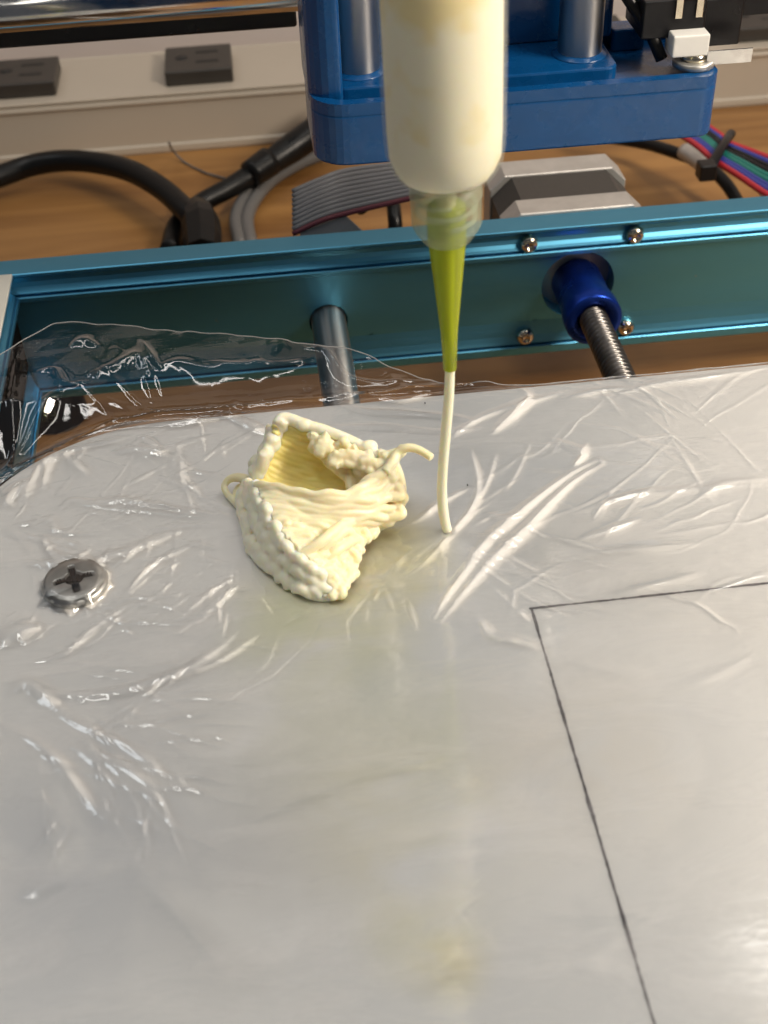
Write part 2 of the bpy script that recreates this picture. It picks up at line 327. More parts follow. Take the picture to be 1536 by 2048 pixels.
def rail(holes, t0, t1, fx, panel=True):
    mb = MB(); mb.add(*extr(upper, t0, t1, fx)); mb.add(*extr(lower, t0, t1, fx)); mb.add(*extr([(8.5, -23), (8.5, 20.2)], t0, t1, fx))
    cuts = [t0]
    for (c, z, r) in holes: cuts += [c - 13, c + 13]
    cuts.append(t1)
    for i in range(0, len(cuts) if panel else 0, 2): mb.add(*extr([(2.2, 11.0), (2.2, -11.0)], cuts[i], cuts[i + 1], fx))
    for (c, z, r) in holes:                                  # the panel round each hole, and the hole's wall
        n = 64; V = []
        for k in range(n):
            a = 2 * math.pi * k / n; ca, sa = math.cos(a), math.sin(a)
            s = min(13 / max(abs(ca), 1e-6), ((11 - z) if sa > 0 else (11 + z)) / max(abs(sa), 1e-6))
            V.append(fx(c + ca * s, 2.2, z + sa * s))
        for k in range(n): a = 2 * math.pi * k / n; V.append(fx(c + math.cos(a) * r, 2.2, z + math.sin(a) * r))
        for k in range(n): a = 2 * math.pi * k / n; V.append(fx(c + math.cos(a) * r, 8.4, z + math.sin(a) * r))
        Fc = [(j * n + k, j * n + (k + 1) % n, (j + 1) * n + (k + 1) % n, (j + 1) * n + k) for j in (0, 1) for k in range(n)]
        mb.add(V, Fc)
    return mb
rodp = bp(657, 640, 1, 2.2); RX, RZ = rodp[0], rodp[2] - 0.5
b_ = rail([(RX, RZ, 5.7), (0, 0, 10.9)], -200, 190, lambda t, a, z: (t, a, z)).build('back_rail', m_teal, fr)
b_.data.polygons.foreach_set('use_smooth', [False] * len(b_.data.polygons))
s_ = rail([], -330, -0.05, lambda t, a, z: (-160.5 - a, t, z), False).build('side_rail', m_teal, fr, smooth=False)
mesh('side_panel', *box(-165.5, -162.9, -329, 2.0, -10.9, 10.9, 0.2), m_panel, fr, smooth=False)
mesh('side_rail_cover', *box(-182, -160.6, -330, -0.2, 19.6, 21.0, 0.3), m_ivory, fr, smooth=False)
mesh('side_rail_wall', *box(-182, -170, -330, -0.1, -23, 19.5, 0.3), m_ivory, fr, smooth=False)
for (x, z) in ((-15.5, 15.5), (15.5, 15.5), (-15.5, -15.5), (15.5, -15.5)):
    V, Fc = lathe([(0, 2.5), (0.5, 2.75), (1.3, 2.6), (2.0, 2.1), (2.4, 1.35), (2.42, 1.25), (1.6, 1.2), (1.6, 0.05)], (x, 1.9 if z > 0 else 1.4, z), (0, -1, 0), 32)
    mesh('bolt', V, Fc, m_bolt, fr)
mesh('smooth_rod', *lathe([(0, 4.8), (0.5, 5.1), (250, 5.1)], (RX, 8, RZ), (0, -1, 0.0), 48), m_rod, fr)
# lead screw with its thread
n_t, n_a = 900, 40; Ys = np.linspace(-12, -170, n_t); V = []
for y in Ys:
    for k in range(n_a):
        a = 2 * math.pi * k / n_a; ph = (y / 1.9 + k / n_a) % 1.0
        r = 4.1 - 0.75 * min(1, max(0, (abs(ph - 0.5) * 2 - 0.30) / 0.35)); V.append((r * math.cos(a), y, r * math.sin(a)))
mesh('lead_screw', V, [(i * n_a + k, i * n_a + (k + 1) % n_a, (i + 1) * n_a + (k + 1) % n_a, (i + 1) * n_a + k) for i in range(n_t - 1) for k in range(n_a)], m_thread, fr)
cp = mesh('shaft_coupling', *lathe([(0, 6.9), (0.6, 7.4), (12, 7.4), (14, 7.6), (18, 8.2), (22.4, 8.2), (23, 7.8), (23, 5.4), (21.5, 4.6)], (0, 5, 0), (0, -1, 0), 56), m_coup, fr)
mesh('set_screw', *lathe([(0, 1.5), (0.25, 1.5), (0.25, 0.9), (-1, .9)], (-6.2, -9.5, 3.3), (-0.86, 0, 0.5), 16), m_dark, cp)
mesh('rubber_foot', *lathe([(0, 9), (1, 10), (16, 9.4), (19, 8.5)], (-162, 19, DZ), (0, 0, 1), 32), m_rubber, fr)
mesh('rubber_foot', *lathe([(0, 9), (1, 10), (16, 9.4), (19, 8.5)], (-172, -300, DZ), (0, 0, 1), 32), m_rubber, fr)
# horizontal gantry bars seen across the top left corner
mesh('gantry_rod', *lathe([(0, 5), (230, 5)], (-290, 20, 84.6), (1, 0, 0), 48), m_steel, fr)
mesh('gantry_rod', *lathe([(0, 5), (60, 5)], (60, 20, 84.6), (1, 0, 0), 48), m_steel, fr)
mesh('gantry_beam', *box(-290, -76, 30, 46, 71.5, 84.5, 0.8), m_black, fr, smooth=False)

# stepper motor bolted behind the rail
mo = thing('stepper_motor', 'square stepper motor with silver end caps and a black middle, bolted behind the teal rail', 'motor', (0, 20, -21))
def cut_square(a, c): return [(-a + c, -a), (a - c, -a), (a, -a + c), (a, a - c), (a - c, a), (-a + c, a), (-a, a - c), (-a, -a + c)]
def yprism(poly, y0, y1, bev=0.3):
    V, Fc = prism(poly, 0, y1 - y0, bev, 1); return [(x, y0 + t, z) for x, z, t in V], [f[::-1] for f in Fc]
mesh('end_cap', *yprism(cut_square(21.1, 4.5), 8.7, 17.5), m_alu, mo, smooth=False)
mesh('laminated_body', *yprism(cut_square(20.6, 6.0), 17.6, 33), m_lam, mo, smooth=False)
mesh('rear_cap', *yprism(cut_square(21.1, 4.5), 33.1, 43), m_alu, mo, smooth=False)
for x_ in (-15.5, 15.5):
    mesh('motor_screw', *lathe([(0, 2.6), (1.4, 2.5), (1.9, 1.9), (1.92, 1.2), (1.2, 1.1), (1.2, 0.05)], (x_, 43.05, 15.5), (0, 1, 0), 20), m_bolt, mo)
mesh('pilot_face', *lathe([(0, 16), (0.3, 16.0)], (0, 8.65, 0), (0, -1, 0), 48), m_alu, mo)

# ------------------------------------------------------------------ print plate
ZP = 26.0
pl = thing('print_plate', 'white plastic plate with one rounded corner and two thin pen lines, wrapped in cling film', 'plate', (-40, -190, ZP - 5))
mesh('plate', *prism(rrect(-161.3, 90, -300, -82.5, (45, 45, 45, 45), 20), ZP - 5, ZP, 0.5, 2), m_plate, pl, smooth=False)
def pen(p, q, name='pen_line'):
    p, q = np.array(p), np.array(q); n = 160; V = []; d = (q - p) / np.linalg.norm(q - p); s = np.array([-d[1], d[0]])
    for t in np.linspace(0, 1, n):
        c = p + (q - p) * t + s * rng.normal(0, 0.025); wd = 0.25 + 0.07 * math.sin(t * 50) * math.sin(t * 17 + 1) + rng.normal(0, 0.035)
        V += [(*(c - s * wd), ZP + 0.04), (*(c + s * wd), ZP + 0.04)]
    mesh(name, V, [(2 * i, 2 * i + 1, 2 * i + 3, 2 * i + 2) for i in range(n - 1)], m_pen, pl, smooth=False)
pc = bp(1063, 1217, 2, ZP)[:2]
pen(pc, bp(1310, 2048, 2, ZP)[:2] + np.array([0, -30.0])); pen(pc + np.array([-0.5, 0]), (60, pc[1] + 0.1))
# pan head screw
sx, sy = bp(148, 1182, 2, ZP)[:2] + np.array([0.3, 1.2]); n_r, n_a = 44, 120; V = []; Rs = 6.5
for i in range(n_r):
    r = Rs * i / (n_r - 1)
    for k in range(n_a):
        a = 2 * math.pi * k / n_a; x, y = r * math.cos(a), r * math.sin(a)
        z = 1.1 + 1.35 * math.sqrt(max(0, 1 - (r / Rs) ** 2.6))
        ca, sa = math.cos(0.22), math.sin(0.22); u, v = x * ca + y * sa, -x * sa + y * ca
        def slot(u, v, L_): return max(0.0, 1 - max(0, abs(v) - 0.42) / 0.28) * (1 if abs(u) < L_ - 1.3 else max(0, (L_ - abs(u)) / 1.3))
        z -= 2.0 * min(1, max(slot(u, v, 4.0), slot(v, u, 4.0), max(0, 1 - (r / 1.9) ** 2) * 1.3))
        V.append((sx + x, sy + y, ZP + z))
Fc = [(i * n_a + k, (i + 1) * n_a + k, (i + 1) * n_a + (k + 1) % n_a, i * n_a + (k + 1) % n_a) for i in range(n_r - 1) for k in range(n_a)]
b0 = len(V)
for k in range(n_a): a = 2 * math.pi * k / n_a; V.append((sx + (Rs - 0.25) * math.cos(a), sy + (Rs - 0.25) * math.sin(a), ZP + 0.02))
Fc += [((n_r - 1) * n_a + k, b0 + k, b0 + (k + 1) % n_a, (n_r - 1) * n_a + (k + 1) % n_a) for k in range(n_a)]
scr = mesh('screw', V, Fc, [m_screw, m_recess], pl)
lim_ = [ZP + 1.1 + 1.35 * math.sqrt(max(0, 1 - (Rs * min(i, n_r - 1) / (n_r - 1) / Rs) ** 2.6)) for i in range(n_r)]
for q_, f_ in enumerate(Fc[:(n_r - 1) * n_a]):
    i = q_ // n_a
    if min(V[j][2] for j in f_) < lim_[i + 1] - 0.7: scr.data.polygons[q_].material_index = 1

# ------------------------------------------------------------------ cling film: one crumpled sheet
def film():
    edge_px = [(-160, 800), (-60, 750), (0, 712), (60, 677), (105, 652), (140, 645), (220, 650), (380, 660), (560, 676), (700, 690), (800, 712), (900, 736), (1000, 750), (1100, 748), (1180, 738), (1300, 727), (1420, 714), (1536, 700), (1900, 664)]
    E_ = np.array([bp(u, v, 2, 28.0)[:2] for u, v in edge_px]); o = np.argsort(E_[:, 0]); E_ = E_[o]
    xs = np.r_[np.arange(-215, -172, 1.5), np.arange(-172, 8, 0.36), np.arange(8, 70, 0.8)]
    yb = np.interp(xs, E_[:, 0], E_[:, 1]) + 0.35 * np.sin(xs * 0.9) * np.clip((xs + 160) / 20, 0, 1) * 0.5
    q = np.r_[np.linspace(0, 0.40, 130, endpoint=False), np.linspace(0.40, 1, 470)]
    X = np.repeat(xs[None, :], len(q), 0); Y = -300 + (yb[None, :] + 300) * q[:, None]
    # distance outside the plate (positive outside)
    qx = np.maximum(np.abs(X - (-35.65)) - (125.65 - 45), 0); qy = np.maximum(np.abs(Y - (-191.25)) - (108.75 - 45), 0)
    out = np.sqrt(qx ** 2 + qy ** 2) - 45
    Z = np.full_like(X, ZP + 0.22)
    o_ = np.clip(out, 0, 60)
    back = np.clip((Y + 82.5) / 12, 0, 1)
    Z += -1.6 * (1 - np.exp(-o_ / 3)) * np.exp(-o_ / 14) + 0.05 * o_ * back
    # sagging trough between the plate edge and the free edge, then a lift
    Z += -3.0 * np.exp(-((o_ - 12) / 6) ** 2) * (o_ > 0)
    Z += -0.25 * np.clip(o_, 0, 40) * (1 - back)
    def seg(P, wd, h, kind='ridge', zr=27.0, lim=7.0):
        nonlocal Z
        W = np.array([bp(p[0], p[1], 2, zr)[:2] for p in P]); W = spline(np.c_[W, np.zeros(len(W))], max(8, len(P) * 7))[:, :2]
        x0, y0 = W.min(0) - lim; x1, y1 = W.max(0) + lim
        ci = np.where((xs > x0) & (xs < x1))[0]
        if len(ci) == 0: return
        c0, c1 = ci[0], ci[-1] + 1; Xc, Yc, = X[:, c0:c1], Y[:, c0:c1]
        ri = np.where((Yc.max(1) > y0) & (Yc.min(1) < y1))[0]
        if len(ri) == 0: return
        r0, r1 = ri[0], ri[-1] + 1; Xc = Xc[r0:r1]; Yc = Yc[r0:r1]
        D = np.full(Xc.shape, 1e9); sd = np.zeros(Xc.shape); tt = np.zeros(Xc.shape); m_ = len(W) - 1
        for i in range(m_):
            a, b = W[i], W[i + 1]; e = b - a; l2 = e @ e + 1e-12; t = np.clip(((Xc - a[0]) * e[0] + (Yc - a[1]) * e[1]) / l2, 0, 1)
            dx = Xc - a[0] - t * e[0]; dy = Yc - a[1] - t * e[1]; d = np.hypot(dx, dy); k = d < D
            D[k] = d[k]; sd[k] = np.sign(e[0] * dy - e[1] * dx)[k]; tt[k] = ((i + t) / m_)[k]
        en = np.clip(np.sin(np.pi * np.clip(tt, 0.02, 0.98)), 0, 1) ** 0.6
        ww = wd * (0.45 + 0.55 * en) * (1 + 0.2 * np.sin(tt * 8 + W[0, 0])) * 1.2
        if kind == 'ridge': pr = np.exp(-(D / ww) ** 1.6)
        elif kind == 'pleat': pr = np.exp(-((D - 0.9 * ww) / (0.6 * ww)) ** 2)
        else: pr = np.exp(-(D / ww))
        Z[r0:r1, c0:c1] += h * en * pr * (0.9 + 0.1 * np.sin(tt * 9 + W[0, 1]))
    for r in RIDGES: seg(*r)
    # fine straight wrinkles that fan out from the things that pin the film down
    def fan(u, v, r0, r1, a0, a1, n, wd, h):
        for _ in range(n):
            a = math.radians(random.uniform(a0, a1)); ra = random.uniform(r0, r1 * 0.8); rb = ra + random.uniform(0.12, 0.5) * (r1 - r0)
            j = random.uniform(-0.32, 0.32)
            seg([(u + ra * math.cos(a), v + 0.75 * ra * math.sin(a)), (u + (ra + rb) / 2 * math.cos(a + j * .6), v + 0.75 * (ra + rb) / 2 * math.sin(a + j * .6)), (u + rb * math.cos(a + j), v + 0.75 * rb * math.sin(a + j))], wd * random.uniform(0.6, 1.4), h * random.uniform(0.5, 1.3), 'ridge', 26.5, 3.0)
    fan(640, 1030, 150, 420, 120, 215, 64, 0.27, 0.2)
    fan(640, 1030, 160, 330, 60, 130, 20, 0.35, 0.12)
    fan(900, 1060, 20, 330, -60, 60, 30, 0.30, 0.18)
    fan(900, 1060, 20, 260, 100, 150, 12, 0.5, 0.16)
    fan(148, 1178, 70, 240, -60, 240, 34, 0.28, 0.2); fan(0, 1050, 10, 260, -60, 60, 36, 0.4, 0.26)
    fan(900, 700, 160, 700, 5, 30, 24, 0.3, 0.10)
    fan(-60, 1340, 90, 640, -35, 75, 50, 0.3, 0.17)
    def crease(u, v, a, L_, wd, h):
        P = [(u, v)]
        for _ in range(int(L_ / 35)):
            a += random.gauss(0, 0.22); P.append((P[-1][0] + 35 * math.cos(a), P[-1][1] + 35 * math.sin(a) * 0.75))
        if len(P) > 2: seg(P, wd, h, 'ridge', 26.5, 3.0)
    for _ in range(22): crease(random.uniform(920, 1400), random.uniform(800, 1260), random.choice([-0.75, -0.35, -0.1, -0.1]) + random.gauss(0, .12), random.uniform(160, 460), random.uniform(0.2, 0.34), random.uniform(0.07, 0.18))
    for _ in range(34): crease(random.uniform(-40, 380), random.uniform(900, 1500), random.choice([-0.65, -0.45, -0.15, 0.1]) + random.gauss(0, .12), random.uniform(140, 420), random.uniform(0.22, 0.38), random.uniform(0.10, 0.26))
    for _ in range(20): crease(random.uniform(0, 240), random.uniform(1380, 1560), 0.75 + random.gauss(0, .12), random.uniform(160, 460), random.uniform(0.3, 0.5), random.uniform(0.12, 0.26))
    for _ in range(10): crease(random.uniform(300, 1400), random.uniform(1250, 2000), random.choice([-0.6, 0.6]) + random.gauss(0, .3), random.uniform(120, 330), random.uniform(0.5, 1.0), random.uniform(0.05, 0.10))
    fan(560, 840, 20, 400, 150, 215, 20, 0.6, 0.3)
    # low swells and crumples
    for _ in range(18):
        u = random.uniform(90, 900); v = 722 + (u - 90) * 0.02 + random.gauss(0, 26); a = random.uniform(-0.5, 0.5) + (1.2 if random.random() < .3 else 0); l_ = random.uniform(8, 38)
        seg([(u - l_ * math.cos(a), v - l_ * .6 * math.sin(a)), (u, v + random.uniform(-4, 4)), (u + l_ * math.cos(a), v + l_ * .6 * math.sin(a))], random.uniform(1.2, 2.4), random.uniform(-.9, 1.2), 'ridge', 27, 7.0)
    def wav(kx, ky, ph, A, mask=1.0):
        nonlocal Z
        Z += A * np.sin(X * kx + Y * ky + ph + 1.3 * np.sin(X * kx * 0.37 - Y * ky * 0.61 + ph)) * mask
    fl = np.clip(out / 3.0, 0, 1)
    for _ in range(10): wav(rng.uniform(-.12, .12), rng.uniform(-.12, .12), rng.uniform(0, 6), 0.035)
    for _ in range(8):                                    # sharp creases on the loose flap
        kx, ky, ph = rng.uniform(-.5, .5), rng.uniform(-.5, .5), rng.uniform(0, 6)
        Z += 0.28 * (np.abs(((X * kx + Y * ky + ph + 0.8 * np.sin(X * .13 + ph)) / math.pi) % 2 - 1) - 0.5) * fl * 0.8
    Z = np.where(out < 0, np.maximum(Z, ZP + 0.15), Z)
    r = np.hypot(X - sx, Y - sy)                          # the film rides over the screw head
    th = np.arctan2(Y - sy, X - sx); kk_ = 1.5 + 0.55 * np.sin(th * 5 + 1.0) * np.sin(th * 3 + 0.4) + 0.3 * np.sin(th * 13)
    Z = np.maximum(Z, np.where(r < 30, ZP + 2.72 - 0.03 * r - kk_ * np.clip(r - 5.6, 0, None) ** 0.9, -99))
    seg([(84, 1192), (110, 1180), (140, 1172), (172, 1168)], 1.0, 0.5, 'ridge', 28.5)
    # pressed flat under the paste
    for (u, v, rad) in ((600, 1080, 13), (700, 1010, 12), (640, 1000, 14), (560, 1010, 10), (640, 1150, 8)):
        p = bp(u, v, 2, ZP); d = np.hypot(X - p[0], Y - p[1]); k = np.clip(1.4 - d / rad, 0, 1) ** 0.5
        Z = Z * (1 - k) + (ZP + 0.12) * k
    k = np.clip(1.5 - np.hypot(X + 59.8, Y + 129.5) / 1.6, 0, 1); Z = Z * (1 - k) + (ZP + 0.12) * k
    n0, n1 = X.shape; V = np.stack([X, Y, Z], -1).reshape(-1, 3)
    base = np.array([-60.0, -190.0, ZP]); me = bpy.data.meshes.new('cling_film')
    idx = np.arange(n0 * n1).reshape(n0, n1); Q = np.stack([idx[:-1, :-1], idx[:-1, 1:], idx[1:, 1:], idx[1:, :-1]], -1).reshape(-1, 4)
    me.vertices.add(len(V)); me.vertices.foreach_set('co', ((V - base) * S).ravel().astype(np.float32))
    me.loops.add(Q.size); me.loops.foreach_set('vertex_index', Q.ravel().astype(np.int32))
    me.polygons.add(len(Q)); me.polygons.foreach_set('loop_start', np.arange(0, Q.size, 4, dtype=np.int32)); me.polygons.foreach_set('loop_total', np.full(len(Q), 4, dtype=np.int32))
    me.update(calc_edges=True); me.polygons.foreach_set('use_smooth', np.ones(len(Q), bool)); me.materials.append(m_film)
    at = me.attributes.new('clings', 'FLOAT', 'POINT'); at.data.foreach_set('value', np.where(out < 0.5, 1.0, 0.0).ravel().astype(np.float32))
    o = bpy.data.objects.new('cling_film', me); COL.objects.link(o); o.location = Vector(base) * S
    tag(o, 'crumpled clear cling film stretched over the white plate with a loose glossy edge', 'cling film')
    edge_line = mesh('bright_edge_line', *tube(V.reshape(n0, n1, 3)[-1][::3] + np.array([0, 0, 0.05]), 0.13, 6), m_bright_edge, o)  # whitish tube added along the free edge to draw its bright line
# the wrinkles the photograph shows: centre line, half width, height (mm)
RIDGES = [
    ([(878, 1230), (930, 1160), (985, 1090), (1040, 1040), (1100, 985), (1150, 945), (1198, 918)], 1.6, 0.62, 'pleat'),
    ([(870, 1222), (905, 1175), (960, 1110)], 0.4, 0.25),
    ([(942, 893), (958, 960), (945, 1010), (905, 1060), (860, 1110), (815, 1145)], 0.7, 0.5),
    ([(940, 968), (880, 1000), (840, 1030), (790, 1060)], 0.6, 0.5), ([(975, 1024), (1020, 1030), (1050, 1020)], 0.5, 0.4),
    ([(1190, 1028), (1215, 1000), (1260, 985), (1320, 970)], 0.6, 0.4), ([(1160, 1072), (1230, 1050), (1280, 1032)], 0.7, 0.45),
    ([(985, 860), (1030, 820), (1060, 790), (1040, 768)], 0.9, 0.8), ([(900, 870), (960, 830), (1050, 800), (1120, 780)], 0.8, 0.5),
    ([(690, 805), (740, 818), (820, 823), (900, 828), (945, 835)], 0.8, 0.8), ([(640, 848), (760, 850), (880, 858), (960, 850)], 0.7, 0.6),
    ([(430, 815), (480, 840), (540, 868)], 0.9, 0.9), ([(380, 822), (430, 818), (500, 838), (520, 850), (550, 872)], 0.6, 0.7),
    ([(105, 883), (160, 850), (221, 822), (300, 815), (400, 806), (560, 790), (700, 776), (820, 768), (1000, 752)], 0.8, 2.1),
    ([(105, 884), (180, 862), (260, 846), (400, 836), (480, 822)], 0.6, 1.5),
    ([(80, 925), (140, 897), (200, 882), (258, 869)], 0.8, 0.8), ([(60, 960), (100, 905), (85, 970)], 1.0, 0.9), ([(130, 905), (150, 920), (175, 945)], 1.2, 0.7),
    ([(225, 900), (280, 893), (330, 905), (345, 915)], 1.3, 0.8), ([(270, 880), (285, 870), (320, 890)], 0.7, 0.5),
    ([(360, 900), (365, 940), (372, 965), (400, 975)], 1.0, 0.6), ([(330, 950), (390, 940), (460, 950)], 0.6, 0.3),
    ([(115, 1015), (140, 995), (190, 1000), (240, 995), (300, 1005), (360, 1015), (460, 1028)], 0.9, 0.8),
    ([(140, 1000), (220, 1012), (330, 1022), (420, 1032)], 0.5, 0.4),
    ([(85, 1065), (105, 1100), (150, 1112), (180, 1090)], 0.9, 0.9), ([(55, 1118), (100, 1122), (160, 1140), (200, 1115), (260, 1095), (320, 1070), (355, 1058)], 1.1, 1.1),
    ([(290, 1060), (340, 1048), (400, 1045), (430, 1045)], 0.6, 0.4), ([(240, 1195), (270, 1160), (310, 1120), (360, 1095), (410, 1075)], 0.7, 0.6),
    ([(60, 1320), (130, 1300), (180, 1255), (260, 1200)], 0.7, 0.5), ([(95, 1380), (180, 1385), (230, 1380), (300, 1360), (380, 1330), (440, 1290), (475, 1255)], 1.1, 0.8),
    ([(380, 1340), (450, 1310), (520, 1260)], 0.7, 0.5), ([(480, 1360), (530, 1320), (560, 1260)], 0.7, 0.2),
    ([(355, 1235), (400, 1195), (450, 1160), (500, 1140)], 0.5, 0.4), ([(400, 1222), (450, 1182), (520, 1145)], 0.5, 0.4),
    ([(0, 1290), (30, 1260), (90, 1248)], 2.2, 1.2), ([(0, 1010), (25, 985), (50, 965), (40, 990)], 1.8, 1.2), ([(100, 1020), (108, 1050), (105, 1065)], 0.8, 0.4),
    ([(20, 1380), (50, 1360), (90, 1385), (110, 1410)], 1.6, 0.9), ([(90, 1390), (150, 1440), (280, 1500), (330, 1540)], 0.8, 0.5),
    ([(0, 1440), (100, 1500), (180, 1600), (220, 1640)], 1.0, 0.6), ([(130, 1480), (260, 1540), (330, 1600)], 0.8, 0.5), ([(30, 1780), (90, 1765), (140, 1750)], 1.2, 0.3),
    ([(200, 1640), (300, 1760), (380, 1850), (440, 1930)], 1.4, 0.18), ([(500, 1640), (600, 1590), (740, 1540), (870, 1520)], 1.5, 0.35),
    ([(960, 1230), (985, 1265), (1030, 1275), (1085, 1290)], 0.9, 0.4), ([(820, 1990), (880, 1930), (950, 1910)], 1.6, 0.2),
    ([(1240, 780), (1320, 760), (1400, 750), (1500, 735)], 0.9, 0.5), ([(1130, 790), (1200, 775), (1260, 770)], 0.8, 0.5), ([(1400, 990), (1450, 960), (1536, 950)], 0.9, 0.35),
    ([(1150, 1020), (1250, 990), (1350, 975), (1536, 960)], 0.8, 0.3), ([(1160, 1100), (1280, 1090), (1390, 1080)], 0.9, 0.3), ([(1100, 870), (1170, 900), (1140, 930)], 0.7, 0.3),
    ([(1150, 930), (1165, 905), (1175, 880)], 0.6, 0.35), ([(1230, 1180), (1300, 1165), (1400, 1140)], 0.8, 0.25),
    # the loose flap
    ([(0, 885), (40, 845), (90, 800), (128, 768)], 1.3, 1.8, 'ridge', 27), ([(80, 748), (110, 745), (128, 768), (175, 760)], 1.0, 1.8, 'ridge', 27),
    ([(0, 905), (20, 830), (40, 700)], 0.9, 1.0, 'ridge', 27), ([(175, 755), (230, 735), (275, 715), (300, 742)], 1.6, 1.6, 'ridge', 27),
    ([(280, 685), (300, 715), (320, 735)], 0.8, 2.0, 'ridge', 27), ([(300, 738), (360, 725), (420, 732), (480, 728), (560, 722), (610, 715)], 1.5, 1.6, 'ridge', 27),
    ([(410, 720), (480, 730), (560, 725), (620, 712)], 0.8, 0.8, 'ridge', 27), ([(600, 690), (610, 695), (650, 700), (690, 732), (760, 740), (860, 735)], 0.8, 1.3, 'ridge', 27),
    ([(800, 745), (880, 762), (960, 752), (1060, 760)], 1.0, 1.0, 'ridge', 27), ([(640, 800), (740, 790), (800, 795), (900, 772), (1000, 760)], 0.9, 1.0, 'ridge', 27),
    ([(810, 698), (850, 712), (920, 722), (1030, 745)], 0.7, 1.0, 'ridge', 27), ([(140, 700), (170, 690), (200, 698)], 1.2, 1.4, 'ridge', 27),
]
film()

# ------------------------------------------------------------------ the extruded paste
def pz(u, v, z): return bp(u, v, 2, z)
def curve(P, n): return spline(np.array([pz(*p) for p in P]), n)
pile = thing('paste_pile', 'collapsed pile of pale yellow extruded paste, folded into ribbed flaps on the film', 'food paste', (-84, -125, ZP))
def wob(P, a, seed):
    r = np.random.default_rng(seed); n = len(P); k = np.linspace(0, 1, n); o = np.zeros((n, 3))
    for f_ in (3, 7, 12): o += r.normal(0, a / math.sqrt(f_ / 3), 3)[None, :] * np.sin(k[:, None] * f_ * 3.1 + r.uniform(0, 6, 3)[None, :])
    return P + o
def fused(name, mb, vox=0.34, parent=pile, smooth_it=3, mat_=None):
    o = mb.build(name, mat_ or m_paste, parent)
    md = o.modifiers.new('fuse', 'REMESH'); md.mode = 'VOXEL'; md.voxel_size = vox * S; md.use_smooth_shade = True
    ms = o.modifiers.new('soften', 'SMOOTH'); ms.iterations = smooth_it; ms.factor = 0.5
    return o
# front flap: strands fan from the fold line on the left to looped ends on the right
Nf = 19
TE = curve([(512, 972, 35.5), (545, 972, 37.5), (590, 985, 38.5), (640, 992, 39), (700, 988, 38.6), (745, 965, 38.4), (775, 940, 38.8)], 60)
EL = curve([(512, 972, 35.5), (530, 1010, 36), (552, 1050, 35.5), (580, 1088, 34.5), (612, 1120, 33), (640, 1148, 31), (662, 1172, 28.5)], Nf)
RB = curve([(775, 940, 38.8), (797, 965, 36.5), (800, 995, 34), (795, 1022, 31.5), (765, 1042, 30), (735, 1062, 29.5), (716, 1085, 29.5), (706, 1112, 29), (698, 1140, 28.4), (682, 1168, 28), (668, 1184, 27.6)], Nf)
front = MB(); ends = []
for i in range(Nf):
    t = i / (Nf - 1); a, b = EL[i], RB[i]; k = np.linspace(0, 1, 60)[:, None]
    base = a + (b - a) * k; top = TE
    q = max(0, 1 - t * 1.6) ** 1.2; base = base * (1 - q) + (top - (top[0] - a) * (1 - k) - (top[-1] - b) * k) * q
    base[:, 2] += 2.0 * np.sin(np.pi * k[:, 0]) * t * (1 - t) * 1.8
    base[:, 1] += (4.0 * np.sin(np.pi * k[:, 0] ** 1.5)) * (t - 0.15) * (-0.9 if t < 0.5 else -0.4)
    P = wob(base, 0.14 + 0.14 * t, 100 + i); P[:, 2] += 0.35 * np.sin(k[:, 0] * 26 + i * 1.3) * np.clip(k[:, 0] * 2 - 0.6, 0, 1)
    rr = 0.86 + 0.1 * random.random(); m_ = int(60 * (1.0 - 0.10 * random.random() * (1 if i % 2 else 0.3)))
    front.add(*tube(P[:m_], [rr * 1.05, rr * 0.92, rr * 0.9, rr, rr], 12)); ends.append(P[m_ - 1])
for i in range(Nf - 1):                                    # hairpin turns joining neighbours
    a, b = ends[i], ends[i + 1]; mid = (a + b) / 2; outd = np.array([0.75, -0.45, 0]) if i < 8 else np.array([0.5, -0.7, 0.0])
    if i % 2 == 0 or i > 8:
        c = mid + outd * random.uniform(1.2, 2.6) + np.array([0, 0, -0.6 * random.random()])
        front.add(*tube([a, a * .5 + c * .5 + outd * .5, c, b * .5 + c * .5 + outd * .5, b], 1.02, 12, 18))
k_ = 12                                                     # the body under the strands
Vb = []; Fb = []
for i in range(Nf):
    for j in range(k_):
        s = j / (k_ - 1); p = EL[i] + (RB[i] - EL[i]) * s
        if i < 5: q = max(0, 1 - i / (Nf - 1) * 1.6) ** 1.2; tp = TE[int(s * 59)]; p = p * (1 - q) + (tp - (TE[0] - EL[i]) * (1 - s) - (TE[-1] - RB[i]) * s) * q
        Vb.append(p - np.array([0, 0, 1.3]))
nb = len(Vb)
for v in list(Vb): Vb.append(np.array([v[0], v[1] + 1.2, max(ZP + 0.3, v[2] - 2.6)]))
for i in range(Nf - 1):
    for j in range(k_ - 1):
        a = i * k_ + j; Fb.append((a, a + 1, a + k_ + 1, a + k_)); Fb.append((nb + a, nb + a + k_, nb + a + k_ + 1, nb + a + 1))
rim = [j for j in range(k_)] + [i * k_ + k_ - 1 for i in range(1, Nf)] + [(Nf - 1) * k_ + j for j in range(k_ - 2, -1, -1)] + [i * k_ for i in range(Nf - 2, 0, -1)]
for a, b in zip(rim, rim[1:] + rim[:1]): Fb.append((a, nb + a, nb + b, b))
front.add(Vb, Fb)
